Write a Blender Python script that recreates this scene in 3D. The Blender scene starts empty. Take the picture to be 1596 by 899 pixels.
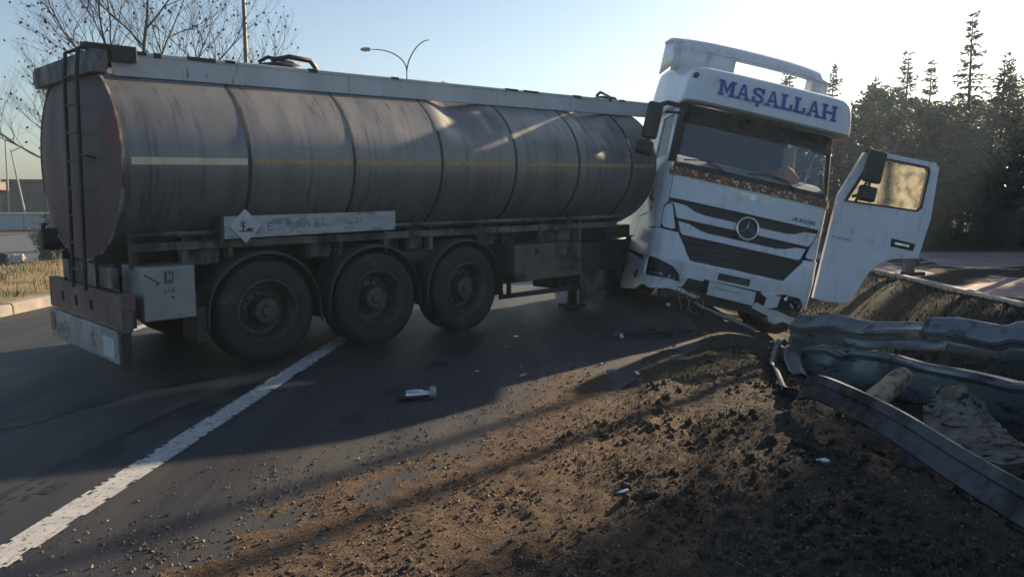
import bpy, bmesh, math, random
from mathutils import Vector, Matrix, Euler, noise
from mathutils.geometry import tessellate_polygon
R = math.radians
sc = bpy.context.scene
col = sc.collection

# ------------------------------------------------------------------ camera, sky, sun, exposure
cam = bpy.data.cameras.new('camera'); camo = bpy.data.objects.new('camera', cam); col.objects.link(camo)
camo.location = (0, 0, 1.7475); camo.rotation_euler = (R(90) - .1255, 0, 0)
cam.sensor_width = 36; cam.lens = 1256.6 / 1596 * 36; cam.clip_start = .05; cam.clip_end = 3000
sc.camera = camo
SUN_AZ, SUN_EL = R(42.8), R(18.5)
w = bpy.data.worlds.new('World'); sc.world = w; w.use_nodes = True
nt = w.node_tree; bg = nt.nodes['Background']
sky = nt.nodes.new('ShaderNodeTexSky'); sky.sky_type = 'NISHITA'; sky.sun_disc = False
sky.sun_elevation = SUN_EL; sky.sun_rotation = SUN_AZ; sky.air_density = 1.0; sky.dust_density = 1.0; sky.ozone_density = 3.2
nt.links.new(sky.outputs[0], bg.inputs[0]); bg.inputs[1].default_value = .054
sl = bpy.data.lights.new('sun', 'SUN'); sl.energy = 5.0; sl.angle = R(.6); sl.color = (1, .78, .53)
so = bpy.data.objects.new('sun', sl); col.objects.link(so)
SD = Vector((math.sin(SUN_AZ) * math.cos(SUN_EL), math.cos(SUN_AZ) * math.cos(SUN_EL), math.sin(SUN_EL)))
so.rotation_euler = SD.to_track_quat('Z', 'Y').to_euler(); so.location = (30, 30, 20)
sc.view_settings.view_transform = 'Standard'; sc.view_settings.look = 'None'
sc.view_settings.exposure = 1.38; sc.view_settings.gamma = 1

# ------------------------------------------------------------------ helpers
def ss(a, b, x):
    t = max(0., min(1., (x - a) / (b - a))); return t * t * (3 - 2 * t)
def lerp(a, b, t): return a + (b - a) * t
def interp(tab, x):
    if x <= tab[0][0]: return tab[0][1]
    for (a, b), (c, d) in zip(tab, tab[1:]):
        if x <= c: return b + (d - b) * (x - a) / (c - a)
    return tab[-1][1]
def nz(x, y, z=0.): return noise.noise(Vector((x, y, z)))

MATS = {}
def mat(name, c1, c2=None, sc_=3., rough=.6, metal=0., bump=0., bsc=60., c3=None, sc3=2., t3=.6, w3=.06, stretch=(1, 1, 1), coat=0., spec=.5, rvar=.12, detail=6., lo=.35, hi=.65, st3=None, sub=0.):
    m = bpy.data.materials.new(name); m.use_nodes = True; t = m.node_tree; N = t.nodes; L = t.links
    b = N['Principled BSDF']; tc = N.new('ShaderNodeTexCoord')
    b.inputs['Metallic'].default_value = metal; b.inputs['Roughness'].default_value = rough
    b.inputs['Specular IOR Level'].default_value = spec; b.inputs['Coat Weight'].default_value = coat; b.inputs['Coat Roughness'].default_value = .15
    def nse(s, st, d=detail):
        mp = N.new('ShaderNodeMapping'); mp.inputs['Scale'].default_value = st; L.new(tc.outputs['Object'], mp.inputs[0])
        n = N.new('ShaderNodeTexNoise'); n.inputs['Scale'].default_value = s; n.inputs['Detail'].default_value = d; n.inputs['Roughness'].default_value = .62
        L.new(mp.outputs[0], n.inputs[0]); return n.outputs[0]
    if c2 is None: c2 = tuple(v * .78 for v in c1)
    n1 = nse(sc_, stretch); cr = N.new('ShaderNodeValToRGB')
    cr.color_ramp.elements[0].position = lo; cr.color_ramp.elements[1].position = hi
    cr.color_ramp.elements[0].color = (*c1, 1); cr.color_ramp.elements[1].color = (*c2, 1)
    L.new(n1, cr.inputs[0]); out = cr.outputs[0]
    if c3 is not None:
        n3 = nse(sc3, st3 or stretch); mr = N.new('ShaderNodeMapRange'); mr.inputs[1].default_value = t3 - w3; mr.inputs[2].default_value = t3 + w3
        L.new(n3, mr.inputs[0]); mx = N.new('ShaderNodeMix'); mx.data_type = 'RGBA'
        L.new(mr.outputs[0], mx.inputs[0]); L.new(out, mx.inputs[6]); mx.inputs[7].default_value = (*c3, 1); out = mx.outputs[2]
    L.new(out, b.inputs['Base Color'])
    if rvar:
        mr = N.new('ShaderNodeMapRange'); mr.inputs[1].default_value = .3; mr.inputs[2].default_value = .7
        mr.inputs[3].default_value = max(.03, rough - rvar); mr.inputs[4].default_value = min(1, rough + rvar); L.new(n1, mr.inputs[0]); L.new(mr.outputs[0], b.inputs['Roughness'])
    if bump:
        nb = nse(bsc, (1, 1, 1), 4.); bp = N.new('ShaderNodeBump'); bp.inputs['Strength'].default_value = bump; bp.inputs['Distance'].default_value = .02
        L.new(nb, bp.inputs['Height']); L.new(bp.outputs[0], b.inputs['Normal'])
    if sub: b.inputs['Subsurface Weight'].default_value = sub
    MATS[name] = m; return m

class MB:
    def __init__(s): s.v = []; s.f = []
    def add(s, vs, fs):
        k = len(s.v); s.v += [tuple(v) for v in vs]; s.f += [tuple(i + k for i in f) for f in fs]; return s
    def box(s, x0, x1, y0, y1, z0, z1, Mx=None):
        vs = [Vector((x, y, z)) for x in (x0, x1) for y in (y0, y1) for z in (z0, z1)]
        if Mx is not None: vs = [Mx @ v for v in vs]
        return s.add(vs, [(0, 1, 3, 2), (4, 6, 7, 5), (0, 4, 5, 1), (2, 3, 7, 6), (0, 2, 6, 4), (1, 5, 7, 3)])
    def cbox(s, c, d, rot=(0, 0, 0)):
        Mx = Matrix.Translation(c) @ Euler(rot).to_matrix().to_4x4(); a, b, e = d[0] / 2, d[1] / 2, d[2] / 2
        return s.box(-a, a, -b, b, -e, e, Mx)
    def tube(s, pts, r, n=8, cap=True):
        pts = [Vector(p) for p in pts]; k = len(pts); rr = r if isinstance(r, (list, tuple)) else [r] * k
        vs = []; up = None
        for i, p in enumerate(pts):
            d = (pts[min(i + 1, k - 1)] - pts[max(i - 1, 0)])
            d = d.normalized() if d.length > 1e-9 else Vector((0, 0, 1))
            if up is None:
                a = Vector((0, 0, 1)) if abs(d.z) < .9 else Vector((1, 0, 0)); up = d.cross(a).normalized()
            else:
                up = (up - d * up.dot(d)); up = up.normalized() if up.length > 1e-6 else d.orthogonal().normalized()
            q = d.cross(up)
            for j in range(n):
                t = 2 * math.pi * j / n; vs.append(p + (up * math.cos(t) + q * math.sin(t)) * rr[i])
        fs = [(i * n + j, i * n + (j + 1) % n, (i + 1) * n + (j + 1) % n, (i + 1) * n + j) for i in range(k - 1) for j in range(n)]
        if cap: fs += [tuple(reversed(range(n))), tuple(range((k - 1) * n, k * n))]
        return s.add(vs, fs)
    def lathe(s, prof, c, n=32, axis='y'):
        # prof: (radius, offset along axis)
        vs = []
        for r, a in prof:
            for j in range(n):
                t = 2 * math.pi * j / n; p = (r * math.cos(t), a, r * math.sin(t))
                if axis == 'z': p = (p[0], p[2], a)
                if axis == 'x': p = (a, p[0], p[2])
                vs.append((c[0] + p[0], c[1] + p[1], c[2] + p[2]))
        k = len(prof)
        fs = [(i * n + j, i * n + (j + 1) % n, (i + 1) * n + (j + 1) % n, (i + 1) * n + j) for i in range(k - 1) for j in range(n)]
        return s.add(vs, fs)
    def prism(s, poly, fn, a, b):
        # poly in 2d, fn(u,v,d) -> 3d
        n = len(poly); vs = [fn(u, v, a) for u, v in poly] + [fn(u, v, b) for u, v in poly]
        return s.add(vs, [tuple(range(n)), tuple(reversed(range(n, 2 * n)))] + [(i, i + n, (i + 1) % n + n, (i + 1) % n) for i in range(n)])
    def grid(s, rows, closed=False):
        m = len(rows[0]); vs = [p for r_ in rows for p in r_]; k = len(rows); jm = m if closed else m - 1
        return s.add(vs, [(i * m + j, i * m + (j + 1) % m, (i + 1) * m + (j + 1) % m, (i + 1) * m + j) for i in range(k - 1) for j in range(jm)])
    def build(s, name, m, parent=None, bevel=0, smooth=None, loc=None, solid=0):
        me = bpy.data.meshes.new(name); me.from_pydata(s.v, [], s.f)
        bm = bmesh.new(); bm.from_mesh(me); bmesh.ops.recalc_face_normals(bm, faces=bm.faces); bm.to_mesh(me); bm.free()
        me.materials.append(MATS[m] if isinstance(m, str) else m)
        if smooth is not None: me.shade_smooth(); me.set_sharp_from_angle(angle=R(smooth))
        o = bpy.data.objects.new(name, me); col.objects.link(o)
        if parent: o.parent = parent
        if loc: o.location = loc
        if solid:
            md = o.modifiers.new('solid', 'SOLIDIFY'); md.thickness = solid; md.offset = -1
        if bevel:
            md = o.modifiers.new('bevel', 'BEVEL'); md.width = bevel; md.segments = 2; md.limit_method = 'ANGLE'; md.angle_limit = R(40)
        return o
def tag(o, label=None, cat=None, group=None, kind=None):
    if label: o['label'] = label
    if cat: o['category'] = cat
    if group: o['group'] = group
    if kind: o['kind'] = kind
    return o
def thing(name, label, cat, loc=(0, 0, 0), rot=(0, 0, 0), group=None):
    o = bpy.data.objects.new(name, None); col.objects.link(o); o.location = loc; o.rotation_euler = rot; o.empty_display_size = .2
    return tag(o, label, cat, group)
def copy_tree(o, parent=None):
    c = o.copy(); col.objects.link(c); c.parent = parent
    for ch in list(o.children): copy_tree(ch, c)
    return c
def text_mesh(txt, size, shear=0., bold=0.):
    cu = bpy.data.curves.new('t', 'FONT'); cu.body = txt; cu.size = size; cu.shear = shear; cu.offset = bold; cu.align_x = 'CENTER'; cu.align_y = 'CENTER'; cu.resolution_u = 3
    o = bpy.data.objects.new('t', cu); col.objects.link(o); bpy.context.view_layer.update()
    me = o.to_mesh(); v = [tuple(p.co) for p in me.vertices]; f = [tuple(p.vertices) for p in me.polygons]
    o.to_mesh_clear(); bpy.data.objects.remove(o); return v, f

# ------------------------------------------------------------------ materials
mat('asphalt', (.016, .018, .023), (.034, .035, .039), 1.0, .60, bump=.4, bsc=170, c3=(.055, .049, .043), sc3=1.3, t3=.61, w3=.09, rvar=.14, stretch=(2.2, .35, 1), st3=(2.5, .5, 1), detail=10)
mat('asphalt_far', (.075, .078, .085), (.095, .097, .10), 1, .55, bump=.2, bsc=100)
mat('line_paint', (.50, .50, .49), (.36, .36, .35), 9, .7, bump=.3, bsc=140, c3=(.14, .13, .12), sc3=26, t3=.60, w3=.05)
mat('dry_grass', (.30, .21, .10), (.16, .13, .06), 3, .9, bump=.6, bsc=40, c3=(.09, .10, .03), sc3=1.2, t3=.55)
mat('kerb', (.34, .30, .26), (.24, .22, .19), 4, .85, bump=.4, bsc=60)
mat('plaza', (.34, .225, .205), (.28, .19, .175), 1.5, .8, bump=.2, bsc=60, c3=(.38, .28, .26), sc3=.4, t3=.58)
mat('plaza_edge', (.45, .43, .40), (.33, .32, .30), 3, .8)
mat('plaza_paint', (.6, .58, .55), None, 4, .8)
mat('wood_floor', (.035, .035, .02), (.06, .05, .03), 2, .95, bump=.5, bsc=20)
mat('stone', (.14, .10, .068), (.06, .046, .034), 35, .95, c3=(.36, .28, .19), sc3=50, t3=.58, w3=.05)
mat('blade', (.12, .09, .045), (.06, .06, .025), 6, .9)
mat('green_blade', (.016, .022, .010), (.028, .028, .013), 3, .9)
mat('tank_metal', (.185, .184, .184), (.285, .27, .255), 1.2, .38, metal=.38, stretch=(2.2, 1, .16), c3=(.085, .08, .076), sc3=4, t3=.63, w3=.10, st3=(4.5, 1, .05), rvar=.09, bump=.10, bsc=2.6, detail=9)
mat('tank_head', (.13, .085, .082), (.085, .072, .075), 1.6, .62, metal=.1, stretch=(1, 1, .5), c3=(.20, .075, .06), sc3=1.5, t3=.62, rvar=.1)
mat('ring', (.025, .023, .022), (.05, .045, .04), 8, .6)
mat('tape_white', (.85, .72, .52), (.68, .54, .36), 6, .5, stretch=(2, 1, 1))
mat('tape_yellow', (.58, .36, .15), (.40, .25, .11), 4, .55, stretch=(2, 1, 1), c3=(.18, .13, .08), sc3=6, t3=.66)
mat('rail_white', (.62, .63, .64), (.50, .51, .52), 2, .5, stretch=(1, 1, .3), c3=(.055, .05, .045), sc3=7, t3=.66, w3=.04, st3=(1.6, 1, .35))
mat('rim_rust', (.36, .32, .30), (.13, .09, .08), 3, .6, c3=(.10, .06, .05), sc3=3, t3=.5)
mat('oil_black', (.014, .013, .013), (.03, .028, .026), 5, .5)
mat('frame_grey', (.20, .195, .19), (.11, .105, .10), 3, .6, metal=.2, c3=(.045, .04, .036), sc3=4, t3=.52, st3=(1, 1, .5))
mat('frame_dark', (.030, .029, .029), (.055, .05, .046), 4, .65, c3=(.08, .05, .035), sc3=3, t3=.66)
mat('fender_black', (.030, .031, .034), (.05, .05, .052), 4, .55, bump=.1)
mat('tyre', (.020, .020, .021), (.040, .038, .036), 6, .82, bump=.3, bsc=50, c3=(.07, .06, .05), sc3=4, t3=.62)
mat('rim', (.12, .108, .10), (.065, .058, .054), 9, .55, metal=.45, c3=(.16, .12, .095), sc3=10, t3=.6)
mat('bumper_red', (.17, .085, .07), (.12, .075, .065), 3, .65, c3=(.15, .125, .11), sc3=4, t3=.50, w3=.1)
mat('board_grey', (.40, .385, .37), (.27, .25, .24), 3, .6, c3=(.13, .10, .085), sc3=5, t3=.58)
mat('box_metal', (.36, .355, .345), (.28, .27, .26), 3, .5, metal=.25, c3=(.07, .06, .05), sc3=5, t3=.67, w3=.03, rvar=.08)
mat('box_dark', (.13, .125, .12), (.085, .08, .075), 3, .5, metal=.3, c3=(.035, .03, .03), sc3=3, t3=.55)
mat('placard', (.62, .62, .60), (.5, .5, .48), 5, .6)
mat('sign_pale', (.50, .51, .50), (.37, .39, .38), 4, .6, stretch=(1, 1, 3), c3=(.20, .23, .22), sc3=3, t3=.58, st3=(1.5, 1, 4))
mat('ink', (.02, .02, .022), (.05, .05, .05), 40, .7)
mat('ink_faded', (.10, .10, .11), (.28, .28, .28), 40, .7)
mat('cab_white', (.74, .745, .76), (.66, .67, .69), 1.5, .36, coat=.3, rvar=.08, c3=(.46, .43, .40), sc3=4.5, t3=.64, w3=.10, st3=(1.6, 1.6, .5), detail=9)
mat('cab_black', (.018, .018, .020), (.03, .03, .03), 5, .5)
mat('visor_tint', (.010, .012, .018), (.014, .016, .022), 3, .25)
mat('grille_dark', (.012, .013, .016), (.02, .02, .024), 5, .5)
mat('chrome', (.62, .62, .63), (.5, .5, .5), 6, .22, metal=1.)
mat('lettering_blue', (.022, .085, .36), (.018, .07, .31), 5, .45)
mat('interior', (.05, .052, .058), (.035, .036, .04), 4, .8)
mat('dash_grey', (.62, .63, .65), (.48, .49, .51), 3, .75)
mat('orange_cloth', (.95, .42, .03), (.85, .30, .02), 9, .8)
mat('seat_cloth', (.045, .05, .06), (.07, .07, .08), 8, .9)
mat('lamp_clear', (.5, .5, .5), (.12, .12, .13), 14, .2, metal=.7)
mat('steel_rail', (.27, .28, .275), (.18, .187, .182), 3, .34, metal=.45, c3=(.07, .06, .05), sc3=4, t3=.6, stretch=(1, 1, 2))
mat('steel_old', (.15, .155, .16), (.09, .09, .09), 3, .6, metal=.5, c3=(.06, .045, .035), sc3=3, t3=.55)
mat('bark', (.07, .055, .042), (.04, .033, .027), 12, .9, stretch=(1, 1, .25), bump=.5, bsc=25)
mat('twig', (.055, .042, .034), (.035, .028, .024), 6, .9)
mat('seed', (.035, .025, .018), None, 6, .9)
mat('needle_dark', (.026, .040, .022), (.045, .060, .028), .9, .75, sub=0)
mat('needle_grey', (.040, .050, .034), (.065, .072, .042), .8, .75)
mat('leaf_olive', (.045, .050, .022), (.075, .068, .03), .8, .75)
def foliage(name, c1, c2):
    m = mat(name, c1, c2, .9, .7, rvar=0); t = m.node_tree; N = t.nodes; L = t.links; b = N['Principled BSDF']
    tl = N.new('ShaderNodeBsdfTranslucent'); mx = N.new('ShaderNodeMixShader'); mx.inputs[0].default_value = .22
    src = b.inputs['Base Color'].links[0].from_socket; L.new(src, tl.inputs[0]); L.new(b.outputs[0], mx.inputs[1]); L.new(tl.outputs[0], mx.inputs[2]); L.new(mx.outputs[0], N['Material Output'].inputs[0])
foliage('needle_dark', (.050, .080, .060), (.075, .105, .072)); foliage('needle_grey', (.070, .095, .085), (.10, .12, .10)); foliage('leaf_olive', (.065, .085, .055), (.10, .105, .065))
mat('bush', (.02, .03, .018), (.035, .045, .02), 2, .8)
mat('pole_grey', (.13, .13, .135), (.09, .09, .09), 4, .5, metal=.4)
mat('wall_brown', (.10, .075, .062), (.065, .052, .045), .8, .7)
mat('wall_tan', (.42, .31, .20), (.33, .25, .17), .8, .8)
mat('wall_pale', (.42, .47, .52), (.34, .38, .42), .8, .8)
mat('column_pale', (.34, .32, .32), None, 2, .7)
mat('teal_paint', (.12, .30, .34), None, 2, .6)
mat('rock_white', (.55, .53, .50), (.36, .34, .31), 5, .9, bump=.5, bsc=18)
mat('rock_dark', (.05, .045, .04), (.085, .075, .065), 5, .9, bump=.5, bsc=18)
mat('log_cut', (.46, .35, .23), (.28, .20, .12), 8, .85, bump=.4, bsc=40, c3=(.12, .075, .04), sc3=10, t3=.57)
mat('slab', (.38, .30, .22), (.19, .145, .105), 6, .95, bump=1., bsc=38, c3=(.06, .045, .035), sc3=7, t3=.56, w3=.03, stretch=(1, 4, 3.5))
mat('paper_white', (.75, .75, .74), None, 5, .7)
mat('plastic_black', (.02, .02, .022), None, 5, .5)

# tinted vehicle glass: clear, thin, mirror-like at grazing angles
def glass(name, tint, refl=.09, top=.9):
    m = bpy.data.materials.new(name); m.use_nodes = True; t = m.node_tree; N = t.nodes; L = t.links; N.remove(N['Principled BSDF'])
    tr = N.new('ShaderNodeBsdfTransparent'); tr.inputs[0].default_value = (*tint, 1)
    gl = N.new('ShaderNodeBsdfGlossy'); gl.inputs[1].default_value = .03; gl.inputs[0].default_value = (.9, .93, 1, 1)
    fr = N.new('ShaderNodeLayerWeight'); fr.inputs[0].default_value = .15
    mr = N.new('ShaderNodeMapRange'); mr.inputs[3].default_value = refl; mr.inputs[4].default_value = top; L.new(fr.outputs[0], mr.inputs[0])
    mx = N.new('ShaderNodeMixShader'); L.new(mr.outputs[0], mx.inputs[0]); L.new(tr.outputs[0], mx.inputs[1]); L.new(gl.outputs[0], mx.inputs[2])
    L.new(mx.outputs[0], N['Material Output'].inputs[0]); MATS[name] = m
glass('glass', (.66, .71, .74), .09); glass('glass_side', (.45, .50, .48), .04, .35); glass('glass_clear', (.86, .88, .86), .05)

def dusty():
    m = bpy.data.materials.new('glass_dusty'); m.use_nodes = True; t = m.node_tree; N = t.nodes; L = t.links; N.remove(N['Principled BSDF'])
    tr = N.new('ShaderNodeBsdfTransparent'); tr.inputs[0].default_value = (.85, .87, .84, 1)
    tl = N.new('ShaderNodeBsdfTranslucent'); tl.inputs[0].default_value = (.42, .40, .33, 1)
    tc = N.new('ShaderNodeTexCoord'); n = N.new('ShaderNodeTexNoise'); n.inputs['Scale'].default_value = 9; n.inputs['Detail'].default_value = 5; L.new(tc.outputs['Object'], n.inputs[0])
    mr = N.new('ShaderNodeMapRange'); mr.inputs[1].default_value = .35; mr.inputs[2].default_value = .7; mr.inputs[3].default_value = .12; mr.inputs[4].default_value = .5; L.new(n.outputs[0], mr.inputs[0])
    mx = N.new('ShaderNodeMixShader'); L.new(mr.outputs[0], mx.inputs[0]); L.new(tr.outputs[0], mx.inputs[1]); L.new(tl.outputs[0], mx.inputs[2]); L.new(mx.outputs[0], N['Material Output'].inputs[0]); MATS['glass_dusty'] = m
dusty()
# ornament band below the windscreen: printed flower pattern
def band_material():
    m = bpy.data.materials.new('ornament_print'); m.use_nodes = True; t = m.node_tree; N = t.nodes; L = t.links; b = N['Principled BSDF']
    tc = N.new('ShaderNodeTexCoord'); vo = N.new('ShaderNodeTexVoronoi'); vo.inputs['Scale'].default_value = 34; L.new(tc.outputs['Object'], vo.inputs[0])
    cr = N.new('ShaderNodeValToRGB'); e = cr.color_ramp; e.interpolation = 'CONSTANT'
    e.elements[0].color = (.22, .055, .02, 1); e.elements[1].position = .28; e.elements[1].color = (.10, .045, .03, 1)
    for p, c in ((.45, (.40, .16, .04, 1)), (.62, (.62, .52, .42, 1)), (.74, (.06, .055, .05, 1)), (.88, (.34, .10, .03, 1))):
        x = e.elements.new(p); x.color = c
    sp = N.new('ShaderNodeSeparateColor'); L.new(vo.outputs['Color'], sp.inputs[0]); L.new(sp.outputs[0], cr.inputs[0])
    L.new(cr.outputs[0], b.inputs['Base Color']); b.inputs['Roughness'].default_value = .5; MATS['ornament_print'] = m
band_material()

# verge: brown soil near the road, dark scrubby green on the bank
def soil_material():
    m = bpy.data.materials.new('soil'); m.use_nodes = True; t = m.node_tree; N = t.nodes; L = t.links; b = N['Principled BSDF']
    tc = N.new('ShaderNodeTexCoord')
    def nse(s, d=8.):
        n = N.new('ShaderNodeTexNoise'); n.inputs['Scale'].default_value = s; n.inputs['Detail'].default_value = d; n.inputs['Roughness'].default_value = .68; L.new(tc.outputs['Object'], n.inputs[0]); return n.outputs[0]
    def ramp(src, a, b_, c, d):
        cr = N.new('ShaderNodeValToRGB'); cr.color_ramp.elements[0].position = a; cr.color_ramp.elements[1].position = b_; cr.color_ramp.elements[0].color = (*c, 1); cr.color_ramp.elements[1].color = (*d, 1); L.new(src, cr.inputs[0]); return cr.outputs[0]
    def mix(f, a, b_):
        x = N.new('ShaderNodeMix'); x.data_type = 'RGBA'; L.new(f, x.inputs[0]); L.new(a, x.inputs[6]); L.new(b_, x.inputs[7]); return x.outputs[2]
    c1 = mix(ramp(nse(70, 3.), .42, .60, (0, 0, 0), (1, 1, 1)), ramp(nse(9), .35, .68, (.040, .027, .018), (.075, .050, .032)), ramp(nse(11), .35, .68, (.10, .066, .041), (.18, .120, .074)))
    c2 = ramp(nse(14), .35, .65, (.030, .024, .018), (.075, .055, .038))
    c3 = ramp(nse(5), .35, .65, (.014, .018, .010), (.034, .033, .019))
    sx = N.new('ShaderNodeSeparateXYZ'); L.new(tc.outputs['Object'], sx.inputs[0])
    def mask(expr_in, lo, hi, nscale, amt):
        n = nse(nscale, 5.); a = N.new('ShaderNodeMath'); a.operation = 'MULTIPLY_ADD'; L.new(n, a.inputs[0]); a.inputs[1].default_value = amt; L.new(expr_in, a.inputs[2])
        mr = N.new('ShaderNodeMapRange'); mr.inputs[1].default_value = lo + amt / 2; mr.inputs[2].default_value = hi + amt / 2; L.new(a.outputs[0], mr.inputs[0]); return mr.outputs[0]
    dark_earth = mask(sx.outputs[0], .7, 1.7, 1.3, 2.2)  # darker soil colour towards the right of the verge
    green = mask(sx.outputs[0], 3.6, 4.6, 1., 1.5)
    out = mix(dark_earth, c1, c2); out = mix(green, out, c3); L.new(out, b.inputs['Base Color'])
    b.inputs['Roughness'].default_value = .95; b.inputs['Specular IOR Level'].default_value = .25
    bp = N.new('ShaderNodeBump'); bp.inputs['Strength'].default_value = .8; bp.inputs['Distance'].default_value = .02; L.new(nse(55), bp.inputs['Height']); L.new(bp.outputs[0], b.inputs['Normal'])
    MATS['soil'] = m
soil_material()

# ------------------------------------------------------------------ ground, road, median, plaza
RD = Vector((.0833, .9965, 0)); RN = Vector((.9965, -.0833, 0))       # road direction and its right-hand normal
def road_x(x0, y0, y): return x0 + .0836 * (y - y0)
def dirt_d(x, y):
    d1 = (x + 2.05) * .853 - (y - 3.3) * .522
    d2 = x - (1.95 + .09 * (y - 8)); return max(d1, d2) if y < 60 else d2
def terrain(x, y, fine=True):
    if x < -7.3 + .0836 * (y - 10.9): return -.06
    dd = dirt_d(x, y) + .45 * nz(x * 1.1, y * 1.1, 3) + .22 * nz(x * 4.5, y * 4.5, 5) + .22 * nz((x * .76 - y * .65) * 6, (x * .65 + y * .76) * .7, 6)
    cov = ss(-.75, .75, dd)
    al = x * .65 + y * .76; pe = x * .76 - y * .65
    z = -.035 + cov * .042
    if fine:
        z += cov * (.020 * nz(pe * 5, al * .6, 1) + .012 * nz(x * 9, y * 9, 2) + .007 * nz(x * 25, y * 25, 4))
        rough = ss(.5, 1.8, dd) * (1 - ss(14, 20, y))
        c = nz(x * 5.5, y * 5.5, 9); z += rough * (.035 * max(0, c) + .022 * nz(x * 1.8, y * 1.8, 7) + .018 * nz(x * 16, y * 16, 8) + .010 * nz(x * 34, y * 34, 8))
    if fine and 2.5 < y < 10:
        for x0, dep in ((.55, .03), (1.18, .04), (2.0, .035)):
            q = x - (x0 + .20 * (y - 5) + .10 * nz(y * .9, x0)); f_ = ss(2.5, 3.5, y) * (1 - ss(8.5, 10, y)) * (.55 + .6 * nz(y * 1.3, x0 * 3, 2))
            z += f_ * cov * (-dep * math.exp(-(q / .13) ** 2) + .38 * dep * math.exp(-((abs(q) - .24) / .09) ** 2) * (1 + nz(x * 14, y * 14)))
    far = ss(6, 10, y)
    D = -.52 * ss(2.3, 4.3, x) * far - .24 * ss(1.9, 3.6, x) * (1 - far)
    D *= 1 - ss(4.9, 7.3, x)
    return z + D
def coords(lo, hi, f0, f1, st, grow=1.25):
    a = []; x = f0
    while x <= f1 + 1e-6: a.append(x); x += st
    s = st
    while x < hi: s *= grow; s = min(s, hi / 6); x += s; a.append(x)
    x = f0; s = st
    while x > lo: s *= grow; s = min(s, -lo / 6 if lo < 0 else 1e9); x -= s; a.insert(0, x)
    return a
xs = coords(-900, 900, -2.9, 4.6, .032); ys = coords(-60, 1400, 2.9, 9.2, .032)
g = MB(); g.grid([[(x, y, terrain(x, y, -8 < x < 12 and y < 40)) for x in xs] for y in ys])
tag(g.build('ground', 'soil', smooth=60), kind='structure')

rd = MB(); rows = []
for y in coords(-30, 700, 0, 20, 1., 1.2):
    xl = road_x(-6.90, 10.9, y); xr = min(2.15 + .09 * (y - 8), -1.25 + (y - 3.3) * .612) if y < 9 else 2.15 + .09 * (y - 8)
    xr = max(xr, xl + 1)
    rows.append([(lerp(xl, xr, k / 6), y, 0) for k in range(7)])
rd.grid(rows)
for r_ in (rows,):
    rd.grid([[r[-1], (r[-1][0] + .02, r[-1][1], -.25)] for r in r_])
tag(rd.build('road', 'asphalt', smooth=30), kind='structure')
# painted lines: small cells so that the worn edge is a real, ragged outline
def paint(name, x0, y0, ya, yb, wd, seed, wear):
    m = MB(); st = .022; y = ya
    while y < yb:
        s_ = st if y < 12 else .2; n = 9 if y < 12 else 3
        for k in range(n):
            u = (k + .5) / n - .5; X = road_x(x0, y0, y) + u * wd
            ed = abs(u) * 2
            hit = nz(X * 22, y * 7, seed) * .5 + .5 * nz(X * 60, y * 22, seed + 3)
            if y < 12 and (hit > .95 - ed * wear or hit > .33 + .3 * (1 - ed) and wear > .5): continue
            a = road_x(x0, y0, y) + (k / n - .5) * wd; b = a + wd / n
            m.add([(a, y, .004), (b, y, .004), (b + .0836 * s_, y + s_, .004), (a + .0836 * s_, y + s_, .004)], [(0, 1, 2, 3)])
        y += s_
    return tag(m.build(name, 'line_paint'), kind='structure')
paint('road_edge_line', -2.42, 3.70, 2.2, 60, .19, 1, .92)
for k, ya in enumerate((9.0, 18, 27, 36)): paint('road_lane_line', -4.72, 9.3, ya, ya + 3.2, .15, 5 + k, .6)
mat('rubber', (.009, .010, .012), (.018, .018, .020), 8, .55)
def smear(pts, wd, seed):
    m = MB(); pts = [Vector(p) for p in pts]
    for i in range(len(pts) - 1):
        a, b_ = pts[i], pts[i + 1]; n = max(1, int((b_ - a).length / .05)); d = (b_ - a).normalized(); q = Vector((d.y, -d.x, 0))
        for k in range(n):
            for j in range(10):
                c_ = a.lerp(b_, k / n) + q * wd * (j / 10 - .5); e = (b_ - a) / n
                if nz(c_.x * 3, c_.y * 3, seed) + .8 * nz(j * 1.7, seed, 1) + .4 * nz(c_.x * 30, c_.y * 30, seed) < .08: continue
                m.add([c_, c_ + q * wd / 10, c_ + q * wd / 10 + e, c_ + e], [(0, 1, 2, 3)])
    m.v = [(x, y, .0025) for x, y, z in m.v]; return tag(m.build('tyre_mark', 'rubber'), kind='structure')
smear([(-2.5, 7.9, 0), (-3.2, 6.9, 0), (-3.75, 5.8, 0), (-4.1, 4.6, 0), (-4.3, 3.2, 0)], .30, 1)
smear([(-1.3, 9.0, 0), (-2.0, 7.6, 0), (-2.5, 6.3, 0), (-2.75, 5.0, 0), (-2.9, 3.4, 0)], .28, 2)
smear([(-.2, 9.9, 0), (-.6, 8.4, 0), (-.9, 7.0, 0), (-1.3, 5.6, 0)], .26, 3)
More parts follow.
